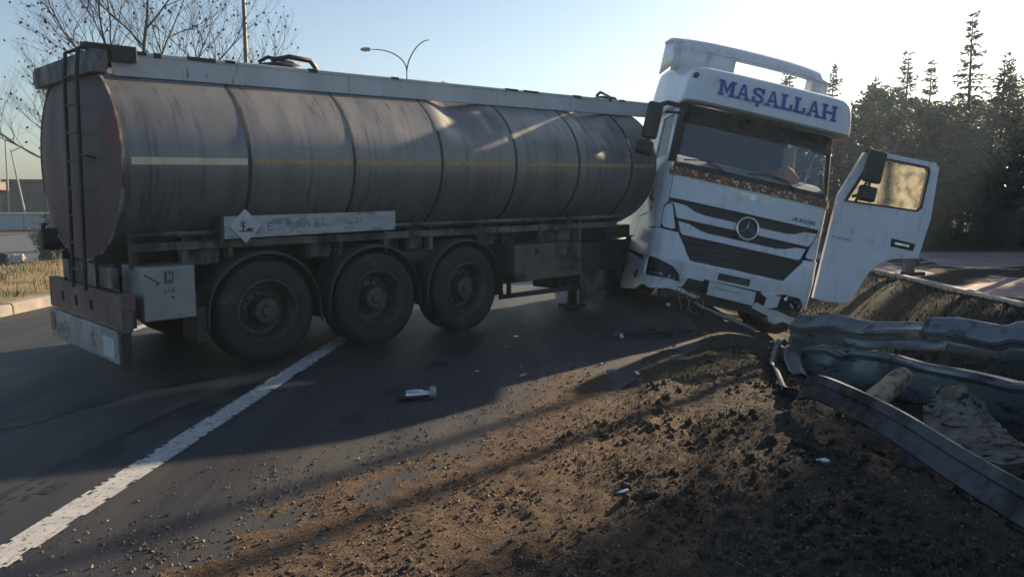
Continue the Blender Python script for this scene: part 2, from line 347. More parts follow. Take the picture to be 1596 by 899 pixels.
# median: kerb stones, dry grass, opposite carriageway
md = MB(); rows = []
for y in coords(-20, 700, 2, 40, .5, 1.3):
    xl = road_x(-7.03, 10.9, y); wdt = 4.2
    rows.append([(xl - wdt * k / 8, y, .13 + (.06 * math.sin(k / 8 * math.pi) + .03 * nz(xl - k, y, 2)) * (k > 0) - (.25 if k == 8 else 0)) for k in range(9)])
md.grid(rows); tag(md.build('median', 'dry_grass', smooth=60), kind='structure')
kb = thing('kerb', None, None); kb['kind'] = 'structure'; kme = None
for i in range(34):
    y = 6.5 + i * 1.0
    if kme is None:
        k = MB(); k.prism([(-.10, -.12), (.10, -.12), (.085, .125), (.06, .15), (-.10, .15)], lambda u, v, d: (u, d, v), -.492, .492)
        o = k.build('kerb_stone', 'kerb', kb, bevel=.008); kme = o
    else:
        o = kme.copy(); col.objects.link(o)
    rr = random.Random(i); o.location = (road_x(-6.98, 10.9, y), y, rr.uniform(-.008, .008)); o.rotation_euler = (0, 0, -.0834 + rr.uniform(-.01, .01))
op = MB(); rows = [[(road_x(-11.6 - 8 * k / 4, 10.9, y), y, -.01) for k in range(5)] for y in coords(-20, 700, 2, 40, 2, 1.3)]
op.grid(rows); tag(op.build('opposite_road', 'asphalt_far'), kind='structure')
pz = MB(); pz.grid([[(7.55 + 40 * (k / 10) ** 1.4 + .02 * (y - 12) * 0, y, .012) for k in range(11)] for y in [2 + 2.18 * j for j in range(10)]])
tag(pz.build('plaza', 'plaza'), kind='structure')
pe = thing('plaza_kerb', None, None); pe['kind'] = 'structure'
for i in range(20):
    k = MB(); k.box(7.40, 7.54, 2.02 + i, 2.995 + i, -.15, .075); k.build('kerb_stone', 'plaza_edge', pe, bevel=.01)
pl = MB()
pts = [(12.2 + 3.4 * math.cos(t), 17.0 + 2.6 * math.sin(t)) for t in [R(120 + 6 * i) for i in range(24)]]
for (a, b), (c, d) in zip(pts, pts[1:]):
    nx, ny = -(d - b), c - a; l = math.hypot(nx, ny); nx, ny = nx / l * .05, ny / l * .05
    pl.add([(a + nx, b + ny, .016), (c + nx, d + ny, .016), (c - nx, d - ny, .016), (a - nx, b - ny, .016)], [(0, 1, 2, 3)])
pl.add([(8.2, 18.6, .016), (8.24, 18.7, .016), (16, 13.1, .016), (15.96, 13.0, .016)], [(0, 1, 2, 3)])
tag(pl.build('plaza_marking', 'plaza_paint'), kind='structure')
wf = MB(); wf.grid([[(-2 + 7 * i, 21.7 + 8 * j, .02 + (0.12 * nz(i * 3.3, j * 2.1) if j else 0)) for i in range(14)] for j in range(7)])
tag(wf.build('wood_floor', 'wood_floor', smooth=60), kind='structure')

# ------------------------------------------------------------------ tank trailer
T0 = Vector((-3.2933, 8.8288, 0)); TA = .7996
trailer = thing('tank_trailer', 'long dusty grey tanker trailer with dented tank and three axles', 'tanker trailer', T0, (0, 0, math.pi / 2 - TA))
def P(s, t, z): return (s, -t, z)                                     # forward, towards its right side, up
PITCH = .0118
S0, S1 = -1.30, 6.45; TC, TAW, TBH, TCZ = .03, 1.22, .95, 1.985
def sec(th, off=0.):
    c, s_ = math.cos(th), math.sin(th); e = 2 / 2.06
    return (TC + math.copysign(abs(c) ** e, c) * (TAW + off), TCZ + math.copysign(abs(s_) ** e, s_) * (TBH + off))
def dent(s, th):
    d = 0.
    # folded crease in the fourth panel and crumpled front panel
    def fold(s0, s1, s2, t0, t1, t2, dep):
        a = ss(s0, s1, s) if s < s1 else 1 - (s - s1) / (s2 - s1) if s < s2 else 0
        b = ss(t0, t1, th) * (1 - ss(t1, t2, th)); return dep * max(0, a) * b
    d += fold(2.30, 2.72, 3.30, R(8), R(38), R(72), .115)
    d += fold(3.05, 3.22, 3.44, R(15), R(35), R(60), .03)
    d += fold(4.85, 5.25, 5.80, R(4), R(34), R(75), .12)
    d += fold(5.30, 5.68, 6.4, R(-10), R(24), R(62), .085)
    d += .003 * nz(s * 1.1, math.cos(th) * 1.6, math.sin(th) * 1.6)
    if s > 4.7: d += .025 * max(0, nz(s * 2.6, math.cos(th) * 3, math.sin(th) * 3 + 4)) * (1 if th > -.3 else .2)
    ring = min(abs(s - q) for q in RINGS); return d * ss(0, .10, ring)
RINGS = [-.13, 1.05, 2.25, 3.46, 4.67, 5.84]
NT = 120
def shell_pt(s, th, off=0.):
    t, z = sec(th, off - dent(s, th)); return P(s, t, z + PITCH * s)
b = MB(); n = 240
b.grid([[shell_pt(lerp(S0, S1, i / n), 2 * math.pi * j / NT) for j in range(NT)] for i in range(n + 1)], closed=True)
tank = b.build('tank', 'tank_metal', trailer, smooth=50)
for s in RINGS:
    b = MB(); b.grid([[P(s + ds, *[q + (PITCH * s if k else 0) for k, q in enumerate(sec(2 * math.pi * j / NT, o_))]) for j in range(NT)] for ds, o_ in ((-.020, -.01), (-.016, .005), (.016, .005), (.020, -.01))], closed=True)
    b.build('ring', 'ring', tank, smooth=40)
def head(sgn, s0, name, m, bulge):
    b = MB(); rows = []
    for i in range(13):
        r_ = 1 - i / 12; ds = bulge * (1 - r_ ** 2.6)
        rows.append([P(s0 + sgn * ds, TC + (q[0] - TC) * r_, TCZ + (q[1] - TCZ) * r_ + PITCH * s0) for q in [sec(2 * math.pi * j / 96) for j in range(96)]])
    b.grid(rows, closed=True); o = b.build(name, m, tank, smooth=50)
    return o
rh = head(-1, S0, 'rear_head', 'tank_head', .10); head(1, S1, 'front_head', 'tank_metal', .30)
b = MB(); b.grid([[P(S0 + ds, *sec(2 * math.pi * j / 96, o_)) for j in range(96)] for ds, o_ in ((.02, -.004), (.015, .008), (-.008, .010), (-.014, .0), (-.004, -.015))], closed=True)
b.build('head_rim', 'rim_rust', tank, smooth=50)
edges = [S0 + .04] + RINGS + [6.4]
for a, c in zip(edges, edges[1:]):
    b = MB(); n = 14; b.grid([[shell_pt(lerp(a + .03, c - .03, i / n), th, .006) for i in range(n + 1)] for th in ((-.030, -.01, .010, .030) if a < -1 else (-.021, -.007, .007, .021))])
    b.build('reflective_stripe', 'tape_white' if a < -1 else 'tape_yellow', tank)
# spill rails, catwalk and rear channel
for sgn in (1, -1):
    t = .755 * sgn; z0 = 2.755; segs = [(-1.17, 1.3), (1.306, 3.56), (3.566, 5.0), (5.006, 6.95)]
    for a, c in segs:
        b = MB(); b.prism([(-.03, z0), (.030, z0), (.030, z0 + .185), (.038, z0 + .195), (.038, z0 + .225), (-.03, z0 + .225)] if sgn > 0 else [(-.030, z0), (.03, z0), (.03, z0 + .225), (-.038, z0 + .225), (-.038, z0 + .195), (-.030, z0 + .185)], lambda u, v, d: P(d, t + u, v + PITCH * d), a, c)
        o = b.build('spill_rail', 'rail_white', trailer, bevel=.006)
    rr = random.Random(3 + sgn); a = -1.0
    while a < 6.2:
        l = rr.uniform(.05, .35)
        if rr.random() < .5:
            b = MB(); y_ = -(t + .041 * sgn); b.box(a, a + l, min(y_, -(t + .02 * sgn)), max(y_, -(t + .02 * sgn)), z0 + .205 + PITCH * a - rr.uniform(0, .02), z0 + .232 + PITCH * a); b.build('tar_streak', 'oil_black', trailer)
        a += l + rr.uniform(.02, .3)
b = MB(); b.box(-1.15, 6.45, -.55, .45, 2.935, 2.96); cw = b.build('catwalk', 'frame_grey', trailer); cw.rotation_euler = (0, -PITCH, 0)
def manhole(s, t, z, r_, nm='manhole_cover'):
    b = MB(); b.lathe([(0, .10), (r_ * .5, .105), (r_ * .9, .085), (r_, .06), (r_, 0)], P(s, t, z), 20, 'z'); b.tube([P(s - r_ * .9, t, z + .1), P(s - r_ * .5, t, z + .16), P(s + r_ * .6, t, z + .13), P(s + r_ * 1.1, t, z + .05)], .022, 6)
    b.build(nm, 'oil_black', trailer, smooth=40)
manhole(.72, .30, 2.985, .26); manhole(6.15, .45, 3.03, .2); manhole(3.4, .0, 2.97, .24)
b = MB(); b.tube([P(.42, .70, 3.05), P(.60, .74, 3.10), P(.85, .74, 3.085), P(.93, .72, 3.02)], .028, 6); b.build('hose', 'oil_black', trailer, smooth=50)
b = MB(); b.box(-1.38, -1.24, -.86, .96, 2.75, 2.95)
b.build('rear_channel', 'frame_grey', trailer, bevel=.01)
b = MB(); b.cbox(P(-1.27, .72, 2.985), (.26, .16, .07), (.12, 0, 0)); b.cbox(P(-1.10, .80, 2.93), (.22, .14, .14)); b.build('channel_end', 'frame_dark', trailer, bevel=.008)
b = MB(); b.cbox(P(-1.30, -1.0, 2.88), (.12, .14, .12)); b.build('channel_end', 'frame_grey', trailer, bevel=.008)
# rear ladder
ld = MB()
for t in (.34, .70): ld.tube([P(-1.47, t - .10, .80), P(-1.47, t + .04, 2.72), P(-1.45, t + .05, 2.95), P(-1.36, t + .05, 2.99), P(-1.25, t + .05, 2.96)], .018, 8)
ldo = ld.build('ladder', 'oil_black', trailer, smooth=50)
for k in range(8):
    b = MB(); z = .98 + .25 * k; e = -.10 + .14 * (z - .8) / 1.92; b.tube([P(-1.47, .34 + e, z), P(-1.47, .70 + e, z)], .012, 6); b.build('rung', 'oil_black', ldo, smooth=50)
b = MB(); b.tube([P(-1.47, .72, 2.02), P(-1.47, .86, 2.02), P(-1.40, .88, 2.0)], .012, 6); b.build('grab_handle', 'oil_black', trailer, smooth=50)
# chassis
for t in (.5, -.5):
    b = MB(); b.prism([(-.08, .78), (.08, .78), (.08, .80), (.008, .80), (.008, 1.10), (.08, 1.10), (.08, 1.12), (-.08, 1.12), (-.08, 1.10), (-.008, 1.10), (-.008, .80), (-.08, .80)], lambda u, v, d: P(d, t + u, v), -1.35, 5.9)
    b.build('chassis_beam', 'frame_dark', trailer)
for sgn in (1, -1):
    b = MB(); b.prism([(.98, 1.285), (1.14, 1.285), (1.16, 1.31), (1.14, 1.335), (.95, 1.335)], lambda u, v, d: P(d, u * sgn, v), -1.22, 5.75); b.build('side_ledge', 'frame_grey', trailer)
    b = MB(); b.box(-1.22, 5.7, -1.10 * sgn, -1.06 * sgn, 1.16, 1.24) if sgn > 0 else b.box(-1.22, 5.7, 1.06, 1.10, 1.16, 1.24); b.build('side_rail', 'frame_grey', trailer, bevel=.006)
    for k, s in enumerate([-1.2, -.75, -.3, .55, .95, 1.55, 1.85, 2.2, 2.95, 3.4, 4.1, 4.9, 5.5]):
        b = MB(); b.prism([(s, 1.28), (s + .05, 1.28), (s + .05, 1.0), (s, 1.0)], lambda u, v, d: P(u, d, v), .95 * sgn, 1.05 * sgn); b.build('bracket', 'frame_grey' if k % 3 else 'frame_dark', trailer)
    for s0, s1 in ((-.70, -.34), (.60, .92), (1.60, 1.83), (1.90, 2.17), (3.0, 3.36), (4.2, 4.85)):
        b = MB(); b.box(s0, s1, -.93 * sgn - .01, -.93 * sgn + .01, 1.0, 1.27); b.build('side_panel', 'frame_grey', trailer)
for s in (-1.1, -.2, 1.0, 2.2, 3.6, 5.0): b = MB(); b.box(s - .05, s + .05, -1.0, 1.0, .90, 1.04); b.build('cross_member', 'frame_dark', trailer)
for s in (.0, 1.31, 2.62): b = MB(); b.prism([(s - .5, 1.0), (s + .5, 1.0), (s + .3, 1.34), (s - .3, 1.34)], lambda u, v, d: P(u, d, v), -.52, .48); b.build('tank_saddle', 'frame_dark', trailer)
b = MB(); b.tube([P(.9, .95, .93), P(3.2, .95, .90)], .11, 14); b.tube([P(-.6, -.8, .9), P(1.5, -.8, .9)], .11, 14); b.build('air_tank', 'frame_dark', trailer, smooth=40)
# wheels
def wheel_mesh():
    r_ = .52; W = .375
    ty = MB(); pr = [(.30, -.02), (.33, .0), (.40, -.012), (.455, .0), (.492, .022), (.508, .05)]
    for k in range(5):
        a = .05 + (W - .10) * k / 4
        pr += [(r_, a - .018), (r_, a + .018)] if k in (0, 4) else [(r_ - .012, a - .024), (r_, a - .018), (r_, a + .018), (r_ - .012, a + .024)]
    pr += [(.508, W - .05), (.492, W - .022), (.455, W), (.40, W + .012), (.33, W), (.30, W - .02)]
    ty.lathe(pr, (0, 0, 0), 48)
    rm = MB(); rm.lathe([(.325, -.006), (.315, -.016), (.300, -.008), (.290, .02), (.272, .05), (.262, .10), (.255, .15), (.245, .172), (.21, .175), (.195, .16), (.150, .150), (.148, .10), (.125, .06), (.12, .035), (.07, .03), (0, .03)], (0, 0, 0), 40)
    rm.lathe([(.325, W + .006), (.30, W), (.27, W - .08), (.2, W - .1), (0, W - .1)], (0, 0, 0), 24)
    hb = MB()
    for k in range(10):
        t = 2 * math.pi * k / 10; hb.lathe([(0, .118), (.016, .118), (.018, .155)], (.172 * math.cos(t), 0, .172 * math.sin(t)), 6)
    for k in range(8):
        t = 2 * math.pi * (k + .5) / 8; hb.lathe([(0, .025), (.010, .025), (.010, .045)], (.095 * math.cos(t), 0, .095 * math.sin(t)), 6)
    hb.lathe([(0, -.0), (.05, .004), (.058, .02), (.058, .04)], (0, 0, 0), 20)
    return ty, rm, hb
ty, rm, hb = wheel_mesh(); WH = None
def put_wheel(parent, loc, rot, scale=1.):
    global WH
    if WH is None:
        o = ty.build('wheel', 'tyre', parent, smooth=32); rm.build('rim', 'rim', o, smooth=32); hb.build('hub_nuts', 'rim', o, smooth=40)['kind'] = 'stuff'; WH = o
    else: o = copy_tree(WH, parent)
    o.location = loc; o.rotation_euler = rot; o.scale = (scale,) * 3; return o
for k in range(3):
    s = 1.31 * k; rr = random.Random(k + 5)
    put_wheel(trailer, P(s, 1.245, .518), (0, rr.uniform(0, 6), R(-2.0 if k == 1 else 1.5 if k == 2 else 0)))
    put_wheel(trailer, P(s, -1.245, .518), (0, rr.uniform(0, 6), math.pi))
    b = MB(); b.tube([P(s, -.95, .52), P(s, .95, .52)], .075, 12); b.cbox(P(s, .5, .68), (.14, .14, .26)); b.cbox(P(s, -.5, .68), (.14, .14, .26)); b.build('axle', 'frame_dark', trailer, smooth=40)
    for sgn in (1, -1):
        b = MB(); rows = []
        for i in range(25):
            th = R(lerp(-14, 194, i / 24)); rr_ = .605 + (.03 if i in (0, 24) else 0); x = s + rr_ * math.cos(th); z = .535 + rr_ * math.sin(th) * .97
            rows.append([P(x, t * sgn, z - (.03 if t > 1.23 or t < .84 else 0)) for t in (.83, .85, 1.22, 1.245)])
        b.grid(rows); b.build('fender', 'fender_black', trailer, smooth=50, solid=.012)
        b = MB(); b.box(s - .70, s - .61, -1.2 * sgn - .0 if sgn > 0 else .86, -.86 if sgn > 0 else 1.2, .30, .62); b.build('mud_flap', 'fender_black', trailer) if k == 0 else None
# boxes along the side
tb = MB(); tb.box(-1.19, -.72, -1.25, -.72, .545, 1.03); tbo = tb.build('tool_box', 'box_metal', trailer, bevel=.012)
b = MB(); b.box(-.995, -.925, -1.262, -1.252, .895, .985); lo_ = b.build('latch', 'cab_black', tbo)
b = MB(); b.box(-.985, -.962, -1.267, -1.260, .905, .975); b.box(-.955, -.935, -1.267, -1.260, .905, .975); b.build('latch_plate', 'box_metal', tbo)
b = MB(); b.box(-1.01, -.92, -1.256, -1.2515, .878, .884); b.cbox((-1.11, -1.2535, .925), (.16, .004, .010), (0, R(34), 0)); b.cbox((-.93, -1.2535, .75), (.03, .004, .014), (0, R(40), 0)); b.build('scratch', 'ink', tbo)
v, f = text_mesh('I-14', .06); b = MB(); b.add([(-.965 + x, -1.2535, .81 + y) for x, y, z in v], f); b.build('lettering', 'ink', tbo)
b = MB(); b.box(3.44, 4.74, -1.24, -.66, .52, 1.0); bo = b.build('tool_box', 'box_dark', trailer, bevel=.012)
b = MB(); b.box(3.80, 3.88, -1.252, -1.242, .86, .94); b.build('latch', 'cab_black', bo); b = MB(); b.box(4.45, 4.47, -1.252, -1.242, .86, .95); b.build('latch', 'cab_black', bo)
# hazard board and placard
bd = MB(); bd.prism([(-.42, 1.255), (1.56, 1.275), (1.56, 1.478), (-.42, 1.468)], lambda u, v, d: P(u, d, v), 1.235, 1.255); bdo = bd.build('hazard_board', 'sign_pale', trailer, bevel=.004)
b = MB(); b.cbox(P(-.44, 1.20, 1.36), (.03, .10, .26)); b.build('board_bracket', 'frame_grey', trailer)
pc = MB(); c = (-.215, 1.372); h_ = .165; pc.prism([(c[0] - h_, c[1]), (c[0], c[1] - h_), (c[0] + h_, c[1]), (c[0], c[1] + h_)], lambda u, v, d: P(u, d, v), 1.262, 1.270); pco = pc.build('placard', 'placard', trailer, bevel=.003)
b = MB(); q = lambda u, v: P(c[0] + u, 1.2725, c[1] + v)
for poly in ([(-.07, -.055), (.075, -.055), (.075, -.043), (-.07, -.043)], [(-.032, -.043), (-.018, -.043), (-.020, .062), (-.030, .062)], [(-.028, .01), (-.062, .045), (-.056, .051), (-.024, .02)], [(-.024, .02), (.008, .048), (.013, .042), (-.022, .008)], [(-.026, -.012), (-.055, .010), (-.050, .017), (-.022, -.002)], [(-.022, -.01), (-.001, .010), (.004, .004), (-.020, -.019)],
             [(.0, -.036), (.02, -.020), (.045, -.020), (.062, -.028), (.075, -.012), (.075, -.041), (.062, -.034), (.045, -.042), (.02, -.042)]):
    b.add([q(*p) for p in poly], [tuple(range(len(poly)))])
b.build('hazard_symbol', 'ink', pco)
b = MB()
for txt, u, v_, sz, shr in (('E', .045, 1.355, .13, 0), ('. .', .17, 1.345, .10, 0), ('i', .285, 1.35, .10, 0), ('\u039b', .45, 1.365, .13, 0), ('E', .565, 1.375, .12, 0), ('L', .655, 1.395, .13, 0), ('01', 1.08, 1.385, .09, 0)):
    v, f = text_mesh(txt, sz); b.add([P(u + x, 1.2565, v_ + y) for x, y, z in v], f)
b.build('lettering', 'ink_faded', bdo)
# rear bumper, underride board, licence plate
bp = MB(); zs = (.49, .58, .68, .80); t_h = [(-.56, -.46), (-.12, -.02), (.34, .44)]
tt = [-.97] + [x for h2 in t_h for x in h2] + [1.28]
for i in range(len(tt) - 1):
    for j in range(3):
        if i % 2 == 1 and j == 1: continue
        bp.box(-1.37, -1.30, -tt[i + 1], -tt[i], zs[j], zs[j + 1])
bpo = bp.build('rear_bumper', 'bumper_red', trailer)
b = MB(); b.box(-1.30, -1.26, -1.25, .94, .50, .79); b.build('bumper_back', 'frame_dark', trailer)
b = MB(); b.box(-1.40, -1.28, -1.30, -1.23, .66, .82); b.box(-1.39, -1.30, -1.27, -1.24, .47, .66); b.build('bumper_bracket', 'bumper_red', trailer, bevel=.006)
b = MB(); b.box(-1.365, -1.30, -1.05, 1.02, .15, .455); b.build('underride_board', 'board_grey', trailer, bevel=.012)
b = MB(); b.cbox(P(-1.33, -.93, .33), (.085, .16, .2)); b.build('tail_lamp', 'bumper_red', trailer, bevel=.01)
b = MB(); b.box(-1.373, -1.367, -.97, -.66, .19, .38); b.build('licence_plate', 'placard', trailer, bevel=.002)
b = MB(); b.box(-1.37, -1.28, -1.16, -1.09, .12, .52); b.build('bumper_post', 'frame_dark', trailer, bevel=.008)
b = MB(); b.box(-1.32, -1.18, -.55, .5, .80, 1.02); b.build('rear_cross_beam', 'frame_grey', trailer, bevel=.008)
for y0_, y1_ in ((.28, .48), (-.98, -.70)):
    b = MB(); b.box(-1.36, -1.30, y0_, y1_, .83, 1.02); b.build('rear_bracket', 'frame_grey', trailer, bevel=.006)
b = MB(); b.lathe([(0, -.14), (.10, -.13), (.12, -.05), (.12, .1)], P(-1.32, -.86, 1.20), 14, 'x'); b.tube([P(-1.42, -.86, 1.2), P(-1.42, -.86, 1.36), P(-1.42, -.76, 1.36)], .02, 6); b.build('discharge_valve', 'frame_dark', trailer, smooth=40)
# landing legs
for sgn in (1, -1):
    b = MB(); b.box(4.86, 5.02, -.98 if sgn > 0 else .82, -.82 if sgn > 0 else .98, .30, 1.12); b.box(4.885, 4.995, -.95 if sgn > 0 else .85, -.85 if sgn > 0 else .95, .06, .30); b.build('landing_leg', 'frame_grey', trailer, bevel=.01)
    b = MB(); b.box(4.78, 5.10, -1.03 if sgn > 0 else .77, -.77 if sgn > 0 else 1.03, .02, .06); b.build('landing_foot', 'frame_dark', trailer)
b = MB(); b.box(4.78, 5.30, -1.19, -1.165, .10, .55); b.build('side_plate', 'box_dark', trailer, bevel=.006)
b = MB(); b.box(3.5, 6.5, -.72, .72, .95, 1.15); b.build('fore_frame', 'frame_dark', trailer)
b = MB(); b.prism([(5.5, 1.15), (6.5, 1.15), (6.45, 1.6), (6.3, 1.9), (6.3, 1.15)], lambda u, v, d: P(u, d, v), -.45, .45); b.build('fore_bulkhead', 'frame_dark', trailer)
b = MB(); b.box(3.3, 4.9, -1.12, -1.08, .30, .36); b.box(3.44, 3.49, -1.12, -1.08, .30, .52); b.box(4.4, 4.45, -1.12, -1.08, .30, .52); b.build('side_guard', 'frame_dark', trailer)
b = MB(); b.box(4.72, 5.62, -1.0, -.30, .28, .94); b.build('dark_filler', 'frame_dark', trailer, bevel=.02)  # dark block added to keep the gap under the tank dark
b = MB(); b.tube([P(3.5, .3, .62), P(4.6, .3, .62)], .26, 16); b.build('hose_tube', 'frame_dark', trailer, smooth=40)
b = MB(); b.box(5.66, 6.3, -.70, -.20, .45, .93); b.build('valve_box', 'frame_dark', trailer, bevel=.02)
for k in range(3):
    b = MB(); b.tube([P(5.35 + .06 * k, 1.0, 1.2), P(5.40 + .07 * k, 1.08, .95), P(5.45 + .05 * k, 1.02, .75), P(5.6 + .05 * k, .9, .8)], .018, 6); b.build('air_hose', 'plastic_black', trailer, smooth=60)

# ------------------------------------------------------------------ tractor unit
tractor = thing('truck_tractor', 'white high roof truck cab leaning off the road with smashed bumper and open door', 'truck', (3.0261, 11.456, -.2716), (-.0482, .2161, .0538))
YP = [(.2, .03), (.45, -.03), (.8, -.06), (1.15, -.03), (1.25, 0), (2.02, .05), (2.2, .09), (3.06, .30), (3.7, .45)]
def HWD(h): return interp([(.3, 1.235), (2.1, 1.235), (3.1, 1.185)], h)
CR = .27
def S(w_, h, off=0.):
    y0 = interp(YP, h); Wf = HWD(h) - CR; a = abs(w_); sg = 1 if w_ >= 0 else -1
    if a <= Wf: x, y, nx, ny = a, y0 + .04 * (a / Wf) ** 2, .08 * a / Wf, -1
    elif a <= Wf + CR * math.pi / 2:
        th = (a - Wf) / CR; x, y, nx, ny = Wf + CR * math.sin(th), y0 + .04 + CR * (1 - math.cos(th)), math.sin(th), -math.cos(th)
    else: x, y, nx, ny = Wf + CR, y0 + .04 + CR + a - Wf - CR * math.pi / 2, 1, 0
    return (sg * (x + nx * off), y + ny * off, h)
def surf_poly(loops, name, m, parent, off=0., thick=.02, fn=S, du=.06, dv=.10, jag=0., bevel=0):
    flat = [p for l in loops for p in l]
    tris = tessellate_polygon([[Vector((u, v, 0)) for u, v in l] for l in loops])
    bm = bmesh.new(); vs = [bm.verts.new((u, v, 0)) for u, v in flat]
    for t in tris:
        try: bm.faces.new([vs[i] for i in t])
        except ValueError: pass
    us = [p[0] for p in flat]; vv = [p[1] for p in flat]
    u = min(us) + du
    while u < max(us): bmesh.ops.bisect_plane(bm, geom=bm.verts[:] + bm.edges[:] + bm.faces[:], plane_co=(u, 0, 0), plane_no=(1, 0, 0)); u += du
    u = min(vv) + dv
    while u < max(vv): bmesh.ops.bisect_plane(bm, geom=bm.verts[:] + bm.edges[:] + bm.faces[:], plane_co=(0, u, 0), plane_no=(0, 1, 0)); u += dv
    bm.verts.index_update(); base = [(v.co.x, v.co.y) for v in bm.verts]; n = len(base)
    mb = MB(); outer = [fn(a, c, off) for a, c in base]; inner = [fn(a, c, off - thick) for a, c in base]
    if jag: outer = [tuple(c + jag * nz(p[0] * 6 + k * 7, p[1] * 6, p[2] * 6) for k, c in enumerate(p)) for p in outer]; inner = [tuple(c + jag * nz(p[0] * 6 + k * 7, p[1] * 6, p[2] * 6) for k, c in enumerate(p)) for p in inner]
    fs = [tuple(v.index for v in f.verts) for f in bm.faces]; fs2 = [tuple(i + n for i in reversed(f)) for f in fs]
    wl = [(e.verts[0].index, e.verts[1].index, e.verts[1].index + n, e.verts[0].index + n) for e in bm.edges if len(e.link_faces) == 1]
    bm.free(); mb.add(outer + inner, fs + fs2 + wl)
    return mb.build(name, m, parent, smooth=38, bevel=bevel)
def rect(a, b_, c, d): return [(a, c), (b_, c), (b_, d), (a, d)]
def sym(pts): return pts + [(-u, v) for u, v in reversed(pts)]
surf_poly([rect(-1.36, 1.36, .46, 2.03)], 'cab_backing', 'grille_dark', tractor, off=-.055, thick=.02)
hood = surf_poly([sym([(-1.155, 1.672), (-1.165, 2.005)])[::-1]], 'front_hood', 'cab_white', tractor, thick=.03)
surf_poly([rect(-1.20, 1.20, 2.112, 2.20)], 'cowl', 'cab_black', tractor, off=-.012, thick=.03)
surf_poly([[(-1.22, 2.005), (1.27, 2.005), (1.29, 2.06), (1.27, 2.118), (-1.22, 2.118), (-1.24, 2.06)]], 'ornament_band', 'ornament_print', tractor, off=.022, thick=.03)
surf_poly([sym([(0, 1.515), (-.60, 1.515), (-.76, 1.54), (-.90, 1.60), (-1.10, 1.612), (-1.145, 1.60), (-1.07, 1.59), (-1.0, 1.42), (-.97, 1.405), (0, 1.405)])], 'grille_slat', 'cab_white', tractor, off=.006, thick=.05)
surf_poly([sym([(0, 1.275), (-.52, 1.275), (-.66, 1.30), (-.80, 1.352), (-.955, 1.36), (-.90, 1.21), (-.86, 1.185), (0, 1.185)])], 'grille_slat', 'cab_white', tractor, off=.010, thick=.05)
for k in range(4): surf_poly([rect(-.80 + .06 * k, .80 - .06 * k, 1.10 - .065 * k, 1.125 - .065 * k)], 'grille_bar', 'cab_black', tractor, off=-.03, thick=.02)
for sg in (-1, 1):
    pts = [(.985, 1.255), (1.03, 1.235), (1.16, 1.245), (1.20, 1.30), (1.20, 1.50), (1.17, 1.57), (1.12, 1.585), (1.085, 1.565)]
    surf_poly([[(sg * u, v) for u, v in pts][::sg]], 'corner_flap', 'cab_white', tractor, off=.004, thick=.03)
    pts = [(1.225, 1.225), (1.66, 1.225), (1.66, 2.20), (1.28, 2.20), (1.26, 2.02), (1.178, 2.005), (1.168, 1.62), (1.225, 1.56)] if sg < 0 else [(1.225, 1.225), (1.42, 1.225), (1.42, 2.20), (1.31, 2.20), (1.31, 2.02), (1.178, 2.005), (1.168, 1.62), (1.225, 1.56)]
    surf_poly([[(sg * u, v) for u, v in pts][::sg]], 'corner_panel', 'cab_white', tractor, thick=.03)
    surf_poly([[(sg * 1.21, 2.2), (sg * 1.36, 2.2), (sg * 1.30, 3.07), (sg * 1.15, 3.07)][::sg]], 'windscreen_pillar', 'cab_black', tractor, off=-.004, thick=.05)
# bumper with headlamp openings, lower edge broken away
outer = [(-1.60, .30), (-1.20, .40), (-.72, .455), (-.66, .60), (-.44, .605), (-.42, .80), (.42, .80), (.44, .60), (.60, .52), (.64, .62), (.80, .66), (1.02, .65), (1.10, .58), (1.18, .50), (1.50, .58), (1.50, 1.20), (1.22, 1.212), (.96, 1.205), (.93, 1.15), (.70, .845), (-.70, .845), (-.90, 1.15), (-.93, 1.205), (-1.22, 1.212), (-1.60, 1.205)]
lamp = [(-1.40, .74), (-1.34, .80), (-1.12, .78), (-.90, .71), (-.79, .62), (-.76, .52), (-.90, .535), (-1.27, .515), (-1.37, .55)]
bump = surf_poly([outer, lamp], 'bumper', 'cab_white', tractor, off=.012, thick=.035, jag=.012)
surf_poly([rect(-1.38, -.74, .48, .78)], 'lamp_cavity', 'grille_dark', tractor, off=-.12, thick=.02)
b = MB(); rr = random.Random(4)
for k in range(16):
    p = S(-1.26 + .028 * k, .55 + rr.uniform(0, .05), rr.uniform(-.05, .0)); b.cbox(p, (rr.uniform(.02, .05), .015, rr.uniform(.015, .04)), (rr.uniform(-1, 1), rr.uniform(-1, 1), rr.uniform(-1, 1)))
b.build('broken_headlamp', 'lamp_clear', tractor)
b = MB()
for k in range(14):
    p = S(.72 + .03 * k, .56 + rr.uniform(-.05, .06), rr.uniform(-.08, .0)); b.cbox(p, (rr.uniform(.03, .08), .02, rr.uniform(.02, .05)), (rr.uniform(-1, 1), rr.uniform(-1, 1), rr.uniform(-1, 1)))
b.build('broken_headlamp', 'lamp_clear', tractor)
surf_poly([rect(-.80, 1.16, .44, .80)], 'bumper_core', 'grille_dark', tractor, off=-.06, thick=.05)
surf_poly([rect(-.44, .42, .63, .815)], 'plate_mount', 'cab_white', tractor, off=.018, thick=.02)
surf_poly([rect(-.25, .22, .665, .765)], 'plate_recess', 'box_dark', tractor, off=.024, thick=.01)
b = MB(); b.cbox((-.02, -.105, .515), (.70, .012, .20), (R(-6), R(1.5), 0)); po = b.build('licence_plate', 'placard', tractor, bevel=.004)
b = MB(); b.cbox((-.10, -.114, .545), (.40, .003, .006), (R(-6), R(1.5), 0)); b.cbox((-.05, -.114, .47), (.05, .003, .012), (R(-6), R(1.5), 0)); b.build('plate_mark', 'ink_faded', po)
